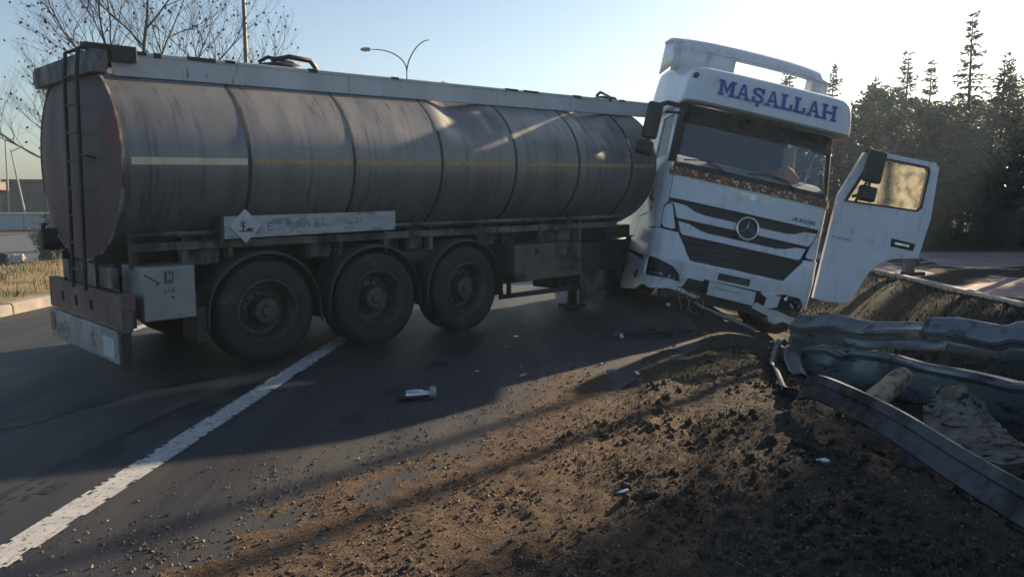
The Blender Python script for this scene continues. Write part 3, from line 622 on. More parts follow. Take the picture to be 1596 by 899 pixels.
# star emblem
st = MB(); cx, cz = .02, 1.462
rows = []
for i in range(49):
    t = 2 * math.pi * i / 48; rows.append([S(cx + (.155 + .020 * math.cos(a)) * math.sin(t), cz + (.155 + .020 * math.cos(a)) * math.cos(t), .055 + .020 * math.sin(a)) for a in [2 * math.pi * k / 8 for k in range(8)]])
st.grid(rows, closed=True); sto = st.build('star_emblem', 'chrome', tractor, smooth=60)
b = MB()
for k in range(3):
    t = 2 * math.pi * k / 3; tip = (cx + .15 * math.sin(t), cz + .15 * math.cos(t)); l = (cx + .022 * math.sin(t + 1.05), cz + .022 * math.cos(t + 1.05)); r_ = (cx + .022 * math.sin(t - 1.05), cz + .022 * math.cos(t - 1.05))
    b.add([S(*tip, .05), S(*l, .05), S(cx, cz, .075), S(*r_, .05)], [(0, 1, 2), (0, 2, 3)])
b.build('star_point', 'chrome', sto)
b = MB(); b.add([S(cx, cz, .035)] + [S(cx + .14 * math.sin(2 * math.pi * k / 32), cz + .14 * math.cos(2 * math.pi * k / 32), .035) for k in range(32)], [(0, k + 1, (k + 1) % 32 + 1) for k in range(32)]); b.build('star_backing', 'grille_dark', sto)
# winged badge and model lettering
b = MB()
for sg in (1, -1):
    for k in range(4):
        L_ = .40 - .07 * k; z = 1.945 - .022 * k
        b.add([S(.03 + sg * .03, z - .010, .006), S(.03 + sg * .03, z + .010, .008), S(.03 + sg * L_, z + .028 - .006 * k, .006), S(.03 + sg * L_ * .98, z + .014 - .006 * k, .006)], [(0, 1, 2, 3)])
b.add([S(.03 + .045 * math.cos(t), 1.915 + .045 * math.sin(t), .009) for t in [2 * math.pi * k / 16 for k in range(16)]], [tuple(range(16))]); b.build('winged_badge', 'chrome', tractor)
v, f = text_mesh('AXOR', .125, .3, .002); b = MB(); b.add([S(.83 + x * 1.05, 1.745 + y * .62, .006) for x, y, z in v], f); b.build('model_lettering', 'cab_black', tractor)
# windscreen, wipers
ws = surf_poly([[(-1.21, 2.20), (1.21, 2.20), (1.15, 3.07), (-1.15, 3.07)]], 'windscreen', 'glass', tractor, off=-.02, thick=.006)
for a0, a1 in ((-1.05, -.42), (-.12, .62)):
    b = MB(); b.tube([S(lerp(a0, a1, k / 6), 2.235 - .075 * max(0, (k / 6 - .75) * 4) + .045 * math.sin(k / 6 * math.pi), .02) for k in range(7)], .010, 6); b.tube([S(a1, 2.16, .02), S(lerp(a0, a1, .5), 2.27, .035)], .008, 6); b.build('wiper', 'cab_black', tractor, smooth=50)
# cab side walls (the door on this side is shut)
win = [(-1.46, 2.30), (-2.22, 2.30), (-2.14, 2.96), (-1.50, 2.96)]
surf_poly([[(-3.45, 1.08), (-2.60, 1.08), (-2.45, 1.40), (-1.95, 1.45), (-1.72, 1.22), (-1.67, 1.22), (-1.67, 2.21), (-1.38, 2.21), (-1.31, 3.06), (-3.45, 3.06)], win], 'cab_side', 'cab_white', tractor, thick=.03, du=.12)
surf_poly([win], 'side_window', 'glass_side', tractor, off=-.014, thick=.006, du=.15)
surf_poly([[(-1.74, 1.60), (-2.05, 1.67), (-2.08, 1.71), (-1.93, 1.71), (-1.90, 1.80), (-1.86, 1.80), (-1.84, 1.68), (-1.74, 1.64)]], 'side_trim', 'cab_black', tractor, off=.004, thick=.006)
surf_poly([rect(-1.80, -1.73, 1.48, 1.54)], 'side_marker', 'cab_black', tractor, off=.006, thick=.01)
surf_poly([[(-2.75, .20), (-1.62, .28), (-1.62, .72), (-2.70, .80)]], 'step_panel', 'cab_white', tractor, off=.01, thick=.04)
surf_poly([[(-2.75, .86), (-1.62, .79), (-1.62, 1.20), (-1.72, 1.20), (-1.95, 1.43), (-2.45, 1.38), (-2.59, 1.06), (-2.75, 1.06)]], 'arch_panel', 'cab_white', tractor, off=.0, thick=.04)
surf_poly([[(-1.98, .50), (-1.70, .58), (-1.72, .46), (-1.80, .42)]], 'step_recess', 'cab_black', tractor, off=.016, thick=.01)
surf_poly([[(2.62, 1.08), (3.45, 1.08), (3.45, 3.06), (2.58, 3.06)]], 'cab_side', 'cab_white', tractor, thick=.04, du=.12)
surf_poly([[(1.42, .45), (1.95, .40), (1.95, .95), (1.42, 1.2)]], 'step_panel', 'cab_white', tractor, thick=.04, jag=.01)
# high roof with sun visor front
LV = [(1.12, .26, 3.05), (1.238, .035, 3.058), (1.25, .005, 3.075), (1.24, .02, 3.25), (1.222, .045, 3.40), (1.205, .07, 3.50), (1.18, .105, 3.55), (1.10, .24, 3.60), (.95, .46, 3.65), (.6, .9, 3.68), (.2, 1.3, 3.69)]
def lift(y): return .30 * ss(.55, 1.9, y)
rows = []
for hw, yf, h in LV:
    r_ = min(.20, hw * .8); pts = []; rear = 2.34
    for k in range(8): pts.append((-hw, lerp(rear, yf + r_, k / 7)))
    for k in range(1, 7): a = math.pi / 2 * k / 6; pts.append((-hw + r_ * (1 - math.cos(a)), yf + r_ * (1 - math.sin(a)) + 0.0))
    for k in range(1, 12): u = lerp(-hw + r_, hw - r_, k / 12); pts.append((u, yf - .03 * (1 - (u / hw) ** 2)))
    for k in range(0, 7): a = math.pi / 2 * k / 6; pts.append((hw - r_ * (1 - math.sin(a)), yf + r_ * (1 - math.cos(a))))
    for k in range(1, 8): pts.append((hw, lerp(yf + r_, rear, k / 7)))
    k_ = ss(3.1, 3.6, h); rows.append([(x, y, h + lift(y) * k_) for x, y in pts])
b = MB(); b.grid(rows); roof = b.build('roof', 'cab_white', tractor, smooth=40, solid=.02)
def V(u, h, off):
    yf = interp([(q[2], q[1]) for q in LV], h); hw = interp([(q[2], q[0]) for q in LV], h); return (u, yf - .03 * (1 - (u / hw) ** 2) - off, h)
b = MB()
for (x, y, z) in ((-1.16, .10, 3.42),): b.lathe([(0, -.02), (.04, -.02), (.045, .03)], (x, y, z), 12)
b.build('marker_lamp', 'cab_black', tractor)
surf_poly([[(-1.14, 2.80), (1.14, 2.80), (1.12, 3.06), (-1.12, 3.06)]], 'sun_visor_tint', 'visor_tint', tractor, off=.012, thick=.006)
# slab-serif letters on the visor
GL = {
 'M': (1.18, [[(.10, 0), (.30, 0), (.30, 1), (.10, 1)], [(.88, 0), (1.08, 0), (1.08, 1), (.88, 1)], [(.20, 1), (.36, 1), (.64, .38), (.56, .14)], [(.98, 1), (.82, 1), (.54, .38), (.62, .14)], [(0, 0), (.42, 0), (.42, .16), (0, .16)], [(.76, 0), (1.18, 0), (1.18, .16), (.76, .16)], [(0, .84), (.26, .84), (.26, 1), (0, 1)], [(.92, .84), (1.18, .84), (1.18, 1), (.92, 1)]]),
 'A': (1.05, [[(.12, .05), (.28, .05), (.56, 1), (.40, 1)], [(.93, .05), (.73, .05), (.46, 1), (.62, 1)], [(.30, .28), (.76, .28), (.72, .42), (.34, .42)], [(0, 0), (.40, 0), (.40, .15), (0, .15)], [(.62, 0), (1.05, 0), (1.05, .15), (.62, .15)]]),
 'L': (.90, [[(.12, 0), (.33, 0), (.33, 1), (.12, 1)], [(0, 0), (.86, 0), (.86, .17), (0, .17)], [(.68, .1), (.86, .1), (.86, .42), (.68, .42)], [(0, .84), (.46, .84), (.46, 1), (0, 1)]]),
 'H': (1.10, [[(.10, 0), (.30, 0), (.30, 1), (.10, 1)], [(.80, 0), (1.0, 0), (1.0, 1), (.80, 1)], [(.2, .42), (.9, .42), (.9, .58), (.2, .58)]] + [[(x, z), (x + .40, z), (x + .40, z + .15), (x, z + .15)] for x in (0, .70) for z in (0, .85)]),
}
cl = [(.80, .72), (.74, .86), (.58, .92), (.36, .92), (.20, .84), (.17, .70), (.26, .58), (.50, .51), (.70, .44), (.80, .32), (.77, .17), (.60, .08), (.38, .08), (.20, .15), (.14, .30)]
sp = []
for i in range(len(cl) - 1):
    (a, b_), (c_, d) = cl[i], cl[i + 1]; nx, ny = -(d - b_), c_ - a; l = math.hypot(nx, ny); nx, ny = nx / l * .10, ny / l * .08
    sp.append([(a + nx, b_ + ny), (a - nx, b_ - ny), (c_ - nx, d - ny), (c_ + nx, d + ny)])
GL['S'] = (.95, sp + [[(.70, .62), (.88, .62), (.88, .98), (.76, .98)], [(.06, .02), (.18, .02), (.24, .38), (.06, .38)], [(.44, -.02), (.54, -.02), (.54, -.12), (.44, -.12)], [(.40, -.22), (.60, -.22), (.60, -.10), (.40, -.10)]])
word = 'MASALLAH'; gap = .05; tot = sum(GL[c_][0] for c_ in word) + gap * (len(word) - 1); x = -.835; k1 = 1.76 / tot; hh = .225
for c_ in word:
    wd, polys = GL[c_]; b = MB()
    for i, p in enumerate(polys):
        cu_ = sum(q[0] for q in p) / 4; p = [(cu_ + (q[0] - cu_) * (1.22 if max(r[0] for r in p) - min(r[0] for r in p) < .3 else 1.03), q[1]) for q in p]
        b.grid([[V(x + lerp(lerp(p[0][0], p[1][0], q), lerp(p[3][0], p[2][0], q), r_ / 8) * k1, 3.205 + lerp(lerp(p[0][1], p[1][1], q), lerp(p[3][1], p[2][1], q), r_ / 8) * hh, .010 + .0006 * i) for q in (0, .5, 1)] for r_ in range(9)])
    b.build('visor_letter', 'lettering_blue', roof); x += (wd + gap) * k1
# roof air deflector
def defl(u, t, off):
    y, z = interp([(0, 1.30), (.4, 1.55), (1, 2.15)], t), interp([(0, 4.12), (.25, 4.30), (.6, 4.37), (1, 4.40)], t)
    return (u, y + .10 * (u / 1.3) ** 2, z - .05 * (u / 1.3) ** 4 + off)
b = MB(); b.grid([[defl(lerp(-1.28, 1.28, i / 20), t, 0) for i in range(21)] for t in [k / 10 for k in range(11)]]); df = b.build('air_deflector', 'cab_white', tractor, smooth=50, solid=.03)
b = MB(); b.grid([[defl(lerp(-.30, 1.0, i / 10), 0, dz) for i in range(11)] for dz in (-.03, -.065)]); b.build('deflector_lip', 'cab_white', df, smooth=50, solid=.03)
for a0, a1, sx in ((-1.27, -.30, -1), (1.0, 1.27, 1)):
    b = MB(); b.grid([[defl(lerp(a0, a1, i / 8), 0, dz) for i in range(9)] for dz in (-.03, -.14, -.36)]); b.grid([[(sx * 1.26, defl(1.26, t, 0)[1], lerp(defl(1.26, t, -.03)[2], 3.82, q)) for t in [k / 8 for k in range(9)]] for q in (0, .5, 1)]); b.build('deflector_side', 'cab_white', df, smooth=50, solid=.025)
# interior
b = MB(); b.box(-1.18, 1.18, 2.26, 2.33, 1.0, 3.3); b.box(-1.19, 1.19, .45, 2.3, 1.08, 1.14); b.build('cab_liner', 'interior', tractor)
b = MB(); b.prism([(.17, 2.0), (.70, 2.0), (.72, 2.30), (.64, 2.36), (.45, 2.32), (.18, 2.19)], lambda u, v, d: (d, u, v), -1.12, 1.12); b.build('dashboard', 'dash_grey', tractor, bevel=.02)
b = MB(); b.prism([(.40, 1.2), (.64, 1.2), (.64, 1.99), (.40, 1.99)], lambda u, v, d: (d, u, v), -1.1, 1.1); b.build('dashboard_lower', 'interior', tractor)
for sx in (-.62, .62):
    b = MB(); b.cbox((sx, 1.25, 1.62), (.52, .52, .16)); b.cbox((sx, 1.52, 2.05), (.50, .14, .78), (R(-10), 0, 0)); b.cbox((sx, 1.60, 2.55), (.28, .10, .22), (R(-10), 0, 0)); b.build('seat', 'seat_cloth', tractor, bevel=.04)
b = MB(); b.lathe([(.205, -.02), (.225, 0), (.205, .02), (.19, 0), (.205, -.02)], (0, 0, 0), 28); b.tube([(-.2, 0, 0), (.2, 0, 0)], .02, 6); o = b.build('steering_wheel', 'cab_black', tractor, smooth=60); o.location = (.62, .86, 2.20); o.rotation_euler = (R(50), 0, 0)
b = MB(); rows = []
for i in range(9):
    t = i / 8; rows.append([(lerp(.36, .80, t) + .02 * nz(j, i), .46 + .13 * math.cos(a) * math.sin(math.pi * min(.95, t + .06)), 2.30 + .22 * max(0, math.sin(a)) * (math.sin(math.pi * min(.93, max(.1, t))) ** .6) + .02 * nz(i, j, 3)) for j, a in enumerate([math.pi * k / 8 for k in range(9)])])
b.grid(rows); b.build('orange_jacket', 'orange_cloth', tractor, smooth=60)
b = MB(); b.tube([(.90, .50, 2.3), (1.0, .62, 2.75)], .018, 6); b.build('grab_pole', 'dash_grey', tractor, smooth=60)
b = MB(); b.box(-1.12, 1.12, .42, .47, 2.86, 3.04); b.build('sun_blind', 'interior', tractor)
# mirrors on the shut side
def mirror(x0, x1, y, z0, z1, parent, name='mirror'):
    b = MB(); b.box(x0, x1, y - .07, y + .05, z0, z1); return b.build(name, 'cab_black', parent, bevel=.035, smooth=50)
mm = mirror(-1.72, -1.50, .22, 2.43, 2.95, tractor); b = MB(); b.tube([(-1.60, .22, 2.9), (-1.45, .2, 2.98), (-1.16, .28, 2.99)], .035, 8); b.tube([(-1.45, .22, 2.85), (-1.2, .3, 2.9)], .02, 6); b.build('mirror_arm', 'cab_black', mm, smooth=50)
mm = mirror(-1.76, -1.52, .22, 2.19, 2.39, tractor); b = MB(); b.tube([(-1.6, .22, 2.3), (-1.62, .22, 2.5)], .03, 6); b.build('mirror_arm', 'cab_black', mm)
# open door, swung forward
def D(u, v, d): return (u, .10 - .10 * (u - 1.25) - d, v)
dl = [(1.255, .70), (1.46, .69), (1.72, .73), (1.81, .80), (1.86, 1.0), (1.94, 1.22), (2.06, 1.40), (2.25, 1.50), (2.58, 1.58), (2.62, 2.18), (2.56, 2.90), (2.50, 2.96), (1.58, 2.95), (1.48, 2.90), (1.26, 2.24)]
dw = [(1.37, 2.165), (2.40, 2.235), (2.45, 2.30), (2.44, 2.83), (2.40, 2.88), (1.62, 2.87)]
door = surf_poly([dl, dw], 'door', 'cab_white', tractor, fn=D, off=.02, thick=.07, du=.2, dv=.2, bevel=.008)
ix = lambda pts, k: [(sum(p[0] for p in pts) / len(pts) * (1 - k) + p[0] * k, sum(p[1] for p in pts) / len(pts) * (1 - k) + p[1] * k) for p in pts]
surf_poly([ix(dw, 1.03), ix(dw, .955)], 'window_seal', 'cab_black', door, fn=D, off=.028, thick=.03, du=.3, dv=.3)
surf_poly([ix(dw, .97)], 'window_pane', 'glass_dusty', door, fn=D, off=-.01, thick=.006, du=.5, dv=.5)
surf_poly([[(1.50, 2.17), (1.53, 2.17), (1.74, 2.87), (1.71, 2.87)]], 'window_bar', 'cab_black', door, fn=D, off=.02, thick=.03, du=.5, dv=.5)
surf_poly([[(2.15, 1.665), (2.48, 1.665), (2.49, 1.77), (2.14, 1.78)]], 'door_handle_recess', 'cab_black', door, fn=D, off=.026, thick=.01, du=.5, dv=.5)
surf_poly([rect(2.19, 2.40, 1.705, 1.735)], 'door_handle', 'chrome', door, fn=D, off=.045, thick=.012, du=.5, dv=.5)
surf_poly([rect(1.27, 2.60, 1.575, 1.585), ], 'door_crease', 'cab_white', door, fn=D, off=.026, thick=.008, du=.5, dv=.5)
v, f = text_mesh('TURBO', .10, .0, .001); b = MB(); b.add([D(1.44 + x * .95, 1.625 + y * .55, .0225) for x, y, z in v], f); b.build('door_lettering', 'ink_faded', door)
dm = mirror(1.46, 1.72, -.10, 2.47, 2.93, door); dm2 = mirror(1.45, 1.70, -.10, 2.20, 2.42, door)
b = MB(); b.tube([(1.58, -.08, 2.88), (1.52, 0, 2.95), (1.50, .06, 2.92)], .03, 8); b.tube([(1.58, -.08, 2.3), (1.45, .05, 2.25)], .025, 6); b.tube([(1.58, -.1, 2.5), (1.58, -.1, 2.38)], .02, 6); b.build('mirror_arm', 'cab_black', dm, smooth=50)
# broken lower front
b = MB(); b.box(-1.0, .95, .02, .18, .28, .44); b.build('front_beam', 'frame_dark', tractor, bevel=.01)
b = MB(); b.tube([(-.52, -.10, .285), (-.40, -.12, .235), (.0, -.13, .16), (.36, -.14, .085), (.42, -.12, .06)], .034, 8); b.build('bent_step_bar', 'steel_rail', tractor, smooth=50)
surf_poly([[(.36, .44), (.80, .40), (1.12, .33), (1.14, .27), (.86, .26), (.78, .21), (.62, .24), (.58, .33), (.34, .37)]], 'torn_bumper_strip', 'cab_white', tractor, off=.05, thick=.02, jag=.06)
surf_poly([[(-1.30, .36), (-.76, .39), (-.45, .33), (-.44, .37), (-.75, .44), (-1.30, .42)]], 'torn_bumper_strip', 'cab_white', tractor, off=.03, thick=.02, jag=.03)
surf_poly([[(.50, .42), (.72, .45), (.72, .60), (.54, .60)]], 'torn_bracket', 'cab_white', tractor, off=.03, thick=.02, jag=.03)
for k in range(7):
    rr = random.Random(k); x0 = -.78 + .06 * k; b = MB(); b.tube([(x0, -.02, .42), (x0 + rr.uniform(-.08, .08), -.1, .25 + rr.uniform(-.08, .04)), (x0 + rr.uniform(.05, .2), -.12, .12 + rr.uniform(-.05, .08)), (x0 + rr.uniform(.15, .4), -.05, .22)], .007, 5); b.build('hanging_wire', 'plastic_black' if k % 2 else 'log_cut', tractor, smooth=60)
b = MB(); b.lathe([(0, 0), (.03, .0), (.035, .02), (0, .03)], (-.86, -.06, .17), 12); b.build('dangling_lamp', 'chrome', tractor)
b = MB(); b.tube([(-.86, -.05, .18), (-.88, .0, .40)], .006, 5); b.build('hanging_wire', 'plastic_black', tractor)
# chassis, axles, wheels, fuel tank
for sx in (-.42, .42):
    b = MB(); b.box(sx - .04, sx + .04, .25, 5.9, .72, .98); b.build('chassis_beam', 'frame_dark', tractor)
b = MB(); b.box(-.5, .5, .35, 2.1, .55, 1.05); b.build('engine', 'frame_dark', tractor, bevel=.04)
for y in (2.4, 3.3, 4.2, 5.7): b = MB(); b.box(-.38, .38, y - .05, y + .05, .76, .94); b.build('cross_member', 'frame_dark', tractor)
for y in (1.62, 5.0):
    b = MB(); b.tube([(-.9, y, .5), (1.0, y, .5)], .07, 10); b.box(-.47, -.37, y - .5, y + .5, .56, .66); b.box(.37, .47, y - .5, y + .5, .56, .66); b.box(-.46, -.38, y - .1, y + .1, .5, .74); b.box(.38, .46, y - .1, y + .1, .5, .74); b.build('axle', 'frame_dark', tractor)
put_wheel(tractor, (-1.12, 1.62, .52), (0, 1, 0), .98); put_wheel(tractor, (1.16, 1.62, .52), (0, 2, math.pi), .98)
for sg in (-1, 1):
    for x0 in (1.22, .84):
        put_wheel(tractor, (sg * x0, 5.0, .52), (0, x0 * 5, math.pi / 2 * (1 - sg) + math.pi), .98) if sg > 0 else put_wheel(tractor, (sg * x0, 5.0, .52), (0, x0 * 5, 0), .98)
    b = MB(); rows = []
    for i in range(17):
        th = R(lerp(0, 180, i / 16)); rows.append([(sg * t, 5.0 + .62 * math.cos(th), .54 + .60 * math.sin(th)) for t in (.5, 1.25)])
    b.grid(rows); b.build('fender', 'fender_black', tractor, smooth=50, solid=.012)
    b = MB(); rows = []
    for i in range(17):
        th = R(lerp(-5, 185, i / 16)); rows.append([(sg * t, 1.62 + .60 * math.cos(th), .54 + .58 * math.sin(th)) for t in (.70, 1.17)])
    b.grid(rows); b.build('wheel_arch', 'fender_black', tractor, smooth=50, solid=.012)
    b = MB(); b.tube([(sg * .80, 2.35, .66), (sg * .80, 3.75, .66)], .30, 20); b.build('fuel_tank', 'box_metal' if sg > 0 else 'box_dark', tractor, smooth=40)
b = MB(); b.lathe([(0, 1.20), (.45, 1.20), (.47, 1.17), (.47, 1.12), (.2, 1.0)], (0, 4.7, 0), 24, 'z'); b.build('fifth_wheel', 'frame_dark', tractor, smooth=40)
b = MB(); b.tube([(-.95, 2.40, .9), (-.95, 2.40, 2.9)], .09, 12); b.build('exhaust_stack', 'frame_dark', tractor, smooth=40)

# ------------------------------------------------------------------ guardrails
def beam(path, prof, name, m, parent, tilt=None, thick=.006):
    rows = []
    n = len(path)
    for i, p in enumerate(path):
        p = Vector(p); d = Vector(path[min(i + 1, n - 1)]) - Vector(path[max(i - 1, 0)]); d.z = 0; d.normalize(); nn = Vector((d.y, -d.x, 0)); tl = tilt(i / (n - 1)) if tilt else 0
        row = []
        for a, h in prof:
            v = nn * (a * math.cos(tl) + h * math.sin(tl)) + Vector((0, 0, h * math.cos(tl) - a * math.sin(tl))); row.append(tuple(p + v))
        rows.append(row)
    b = MB(); b.grid(rows); return b.build(name, m, parent, smooth=24, solid=thick)
def smooth_path(pts, n):
    out = []
    for i in range(len(pts) - 1):
        p0, p1, p2, p3 = [Vector(pts[max(0, min(len(pts) - 1, i + k))]) for k in (-1, 0, 1, 2)]
        for k in range(n):
            t = k / n; out.append(.5 * ((2 * p1) + (p2 - p0) * t + (2 * p0 - 5 * p1 + 4 * p2 - p3) * t * t + (3 * p1 - p0 - 3 * p2 + p3) * t ** 3))
    out.append(Vector(pts[-1])); return out
wprof = [(0, -.155), (.01, -.145), (.055, -.115), (.08, -.10), (.08, -.065), (.0, -.02), (0, .02), (.08, .065), (.08, .10), (.055, .115), (.01, .145), (0, .155)]
thrie = [(a * 1.5, h * 1.68) for a, h in wprof]
thrie_old = [(0, -.27), (.05, -.25), (.085, -.225), (.085, -.185), (0, -.12), (0, -.085), (.085, -.03), (.085, .01), (.0, .07), (0, .105), (.085, .165), (.085, .205), (.05, .235), (0, .255)]
gr = thing('guardrail', 'long flattened steel guardrail strip lying over the dark verge', 'guardrail', (2.6, 5, 0)); o0 = Vector((2.6, 5, 0))
pth = [p - o0 for p in smooth_path([(2.36, 6.42, .12), (2.40, 6.15, .19), (2.47, 5.2, .22), (2.50, 4.3, .20), (2.50, 3.2, .22), (2.52, 1.8, .25), (2.5, -1, .3)], 8)]
beam(pth, [(-.03, -.105), (.0, -.095), (.004, -.03), (-.010, -.018), (-.010, .018), (.004, .03), (.0, .095), (-.03, .105)], 'rail_beam', 'steel_old', gr, tilt=lambda t: R(-28 + 6 * math.sin(t * 9)), thick=.006)
for y, x in ((5.2, 2.62), (3.0, 2.66), (1.0, 2.66)):
    b = MB(); b.prism([(-.05, -.03), (.05, -.03), (.05, -.02), (-.04, -.02), (-.04, .02), (.05, .02), (.05, .03), (-.05, .03)], lambda u, v, d: (x - 2.6 + u + .25 * (d + .3), y - 5 + v, d), -.7, .12); b.build('post', 'steel_old', gr)
g2 = thing('guardrail', 'crumpled double steel guardrail pushed outwards beside the truck bumper', 'guardrail', (4, 7.6, 0)); o0 = Vector((4, 7.6, 0))
pth = [p - o0 for p in smooth_path([(3.16, 9.05, .17), (3.30, 8.75, .24), (3.56, 8.32, .29), (3.98, 7.65, .36), (4.42, 6.95, .42), (4.95, 6.0, .46), (5.35, 4.8, .48), (5.6, 3.2, .48), (5.7, 1.0, .48)], 10)]
plo = [p - o0 for p in smooth_path([(3.05, 8.75, -.10), (3.22, 8.45, -.04), (3.48, 8.05, .0), (3.86, 7.42, .03), (4.30, 6.75, .05), (4.80, 5.8, .06), (5.22, 4.6, .08), (5.45, 3.0, .1), (5.55, 1.0, .1)], 10)]
_r = random.Random(6); _k = [_r.uniform(-1, 1) for _ in range(60)]; KX = [lerp(_k[i // 5], _k[i // 5 + 1], (i % 5) / 5) for i in range(97)]
def bend(i, p, amp): return p + Vector((.05 * KX[i % 97] * amp, .04 * KX[(i + 31) % 97] * amp, .045 * KX[(i + 57) % 97] * amp - .045))
wu = [(0, -.17), (.0, -.07), (.03, -.035), (.075, -.02), (.085, .01), (.05, .04), (.015, .09), (.0, .15), (-.02, .165), (-.06, .168)]
wl = [(-.04, -.30), (.0, -.22), (.03, -.10), (.05, .02), (.085, .06), (.085, .085), (.05, .11), (.0, .125), (-.05, .13)]
h1 = [bend(i, p, 1.0) for i, p in enumerate(pth)]; h2 = [bend(i + 20, p, 1.1) for i, p in enumerate(plo)]
beam(h1[:34], wu, 'rail_beam', 'steel_rail', g2, tilt=lambda t: R(-26 + 14 * math.sin(t * 5)))
beam([p + Vector((-.02, -.02, .018)) for p in h1[30:]], wu, 'rail_beam', 'steel_rail', g2, tilt=lambda t: R(-14 + 8 * math.sin(t * 7)))
beam(h2[:30], wl, 'rail_beam', 'steel_rail', g2, tilt=lambda t: R(-38 + 22 * t))
beam([p + Vector((-.02, -.02, .015)) for p in h2[26:]], wl, 'rail_beam', 'steel_rail', g2, tilt=lambda t: R(-18 + 10 * math.sin(t * 6)))
for k in (6, 30, 46, 62, 74):
    p = pth[k]; b = MB(); b.prism([(-.06, -.04), (.06, -.04), (.06, -.03), (-.05, -.03), (-.05, .03), (.06, .03), (.06, .04), (-.06, .04)], lambda u, v, d: (p.x + .22 + u + .28 * d, p.y + .12 + v, d), -1.0, p.z + .12); b.build('post', 'steel_old', g2)
# loose torn beam end under the bumper
g3 = thing('bent_rail_piece', 'short torn strip of steel rail poking out below the truck bumper', 'metal debris', (3.0, 8.6, 0)); o0 = Vector((3.0, 8.6, 0))
beam([p - o0 for p in smooth_path([(2.80, 7.75, -.10), (2.86, 8.1, -.04), (3.02, 8.5, -.02), (3.3, 8.8, -.02), (3.8, 8.9, -.05)], 8)], [(0, -.11), (.05, -.08), (.05, -.02), (0, .04), (.02, .09)], 'rail_strip', 'steel_old', g3, tilt=lambda t: R(-68 + 20 * t))
g4 = thing('bent_rail_piece', 'narrow bent steel edge half buried between flattened rail and bumper', 'metal debris', (2.5, 7.2, 0)); o0 = Vector((2.5, 7.2, 0))
beam([p - o0 for p in smooth_path([(2.34, 6.5, .06), (2.38, 6.9, -.02), (2.48, 7.4, .0), (2.62, 8.0, -.04), (2.86, 8.6, .02)], 8)], [(0, -.06), (.03, -.03), (.03, .02), (0, .05)], 'rail_strip', 'steel_old', g4, tilt=lambda t: R(-40 + 30 * t))

# ------------------------------------------------------------------ loose things on the ground
def lump(name, m, loc, size, seed, label, cat, group=None, sub=3, amp=.25, rot=(0, 0, 0), fr=1.6, flat=None):
    bm = bmesh.new(); bmesh.ops.create_icosphere(bm, subdivisions=sub, radius=1)
    for v in bm.verts:
        p = v.co.copy(); d = 1 + amp * nz(p.x * fr + seed, p.y * fr, p.z * fr) + amp * .4 * nz(p.x * fr * 3 + seed, p.y * fr * 3, p.z * fr * 3)
        v.co = Vector((p.x * d * size[0], p.y * d * size[1], p.z * d * size[2]))
    me = bpy.data.meshes.new(name); bm.to_mesh(me); bm.free(); me.materials.append(MATS[m]); me.shade_smooth(); me.set_sharp_from_angle(angle=R(30))
    o = bpy.data.objects.new(name, me); col.objects.link(o); o.location = loc; o.rotation_euler = rot; return tag(o, label, cat, group)
def gz(x, y): return terrain(x, y)
# sawn log
b = MB(); rows = []
for i in range(15):
    t = i / 14; r_ = .105 * (1 - .25 * t + .06 * nz(t * 5, 1)) * (0.9 if i in (0, 14) else 1)
    rows.append([(lerp(-.38, .38, t), r_ * math.cos(a) * (1 + .12 * nz(math.cos(a) * 2, math.sin(a) * 2, t * 3)), r_ * math.sin(a) * (1 + .12 * nz(math.cos(a) * 2, math.sin(a) * 2, t * 3))) for a in [2 * math.pi * k / 16 for k in range(16)]])
b.grid(rows, closed=True); b.f += [tuple(range(15, -1, -1)), tuple(range(14 * 16, 15 * 16))]
o = b.build('log', 'log_cut', smooth=50, loc=(3.06, 6.50, .05)); o.rotation_euler = (.3, R(-17), R(38)); tag(o, 'short pale broken log lying behind the flattened guardrail', 'log')
# layered stone slab
bm = bmesh.new(); bmesh.ops.create_grid(bm, x_segments=44, y_segments=44, size=.5)
for v in bm.verts:
    u, q_ = v.co.x, v.co.y; edge = max(abs(u), abs(q_)) * 2; v.co.x = u * (1.0 - .75 * (q_ + .5)) + .08 * nz(u * 3, q_ * 3); v.co.y = q_ * .75 + .05 * nz(u * 4, q_ * 4, 2)
    v.co.z = .04 * math.floor(6 * nz(u * 1.2, q_ * 5.5, 1)) / 2 + .03 * nz(u * 6, q_ * 14) + .025 * nz(u * 18, q_ * 34)
ext = bmesh.ops.extrude_face_region(bm, geom=bm.faces[:])
for v in [x for x in ext['geom'] if isinstance(x, bmesh.types.BMVert)]: v.co.z -= .18
bmesh.ops.recalc_face_normals(bm, faces=bm.faces); me = bpy.data.meshes.new('stone_slab'); bm.to_mesh(me); bm.free(); me.materials.append(MATS['slab']); me.shade_smooth(); me.set_sharp_from_angle(angle=R(30))
o = bpy.data.objects.new('stone_slab', me); col.objects.link(o); o.location = (3.26, 5.68, .03); o.rotation_euler = (R(34), R(-8), R(-22)); tag(o, 'rough layered tan slab tilted up behind the flattened guardrail', 'slab')
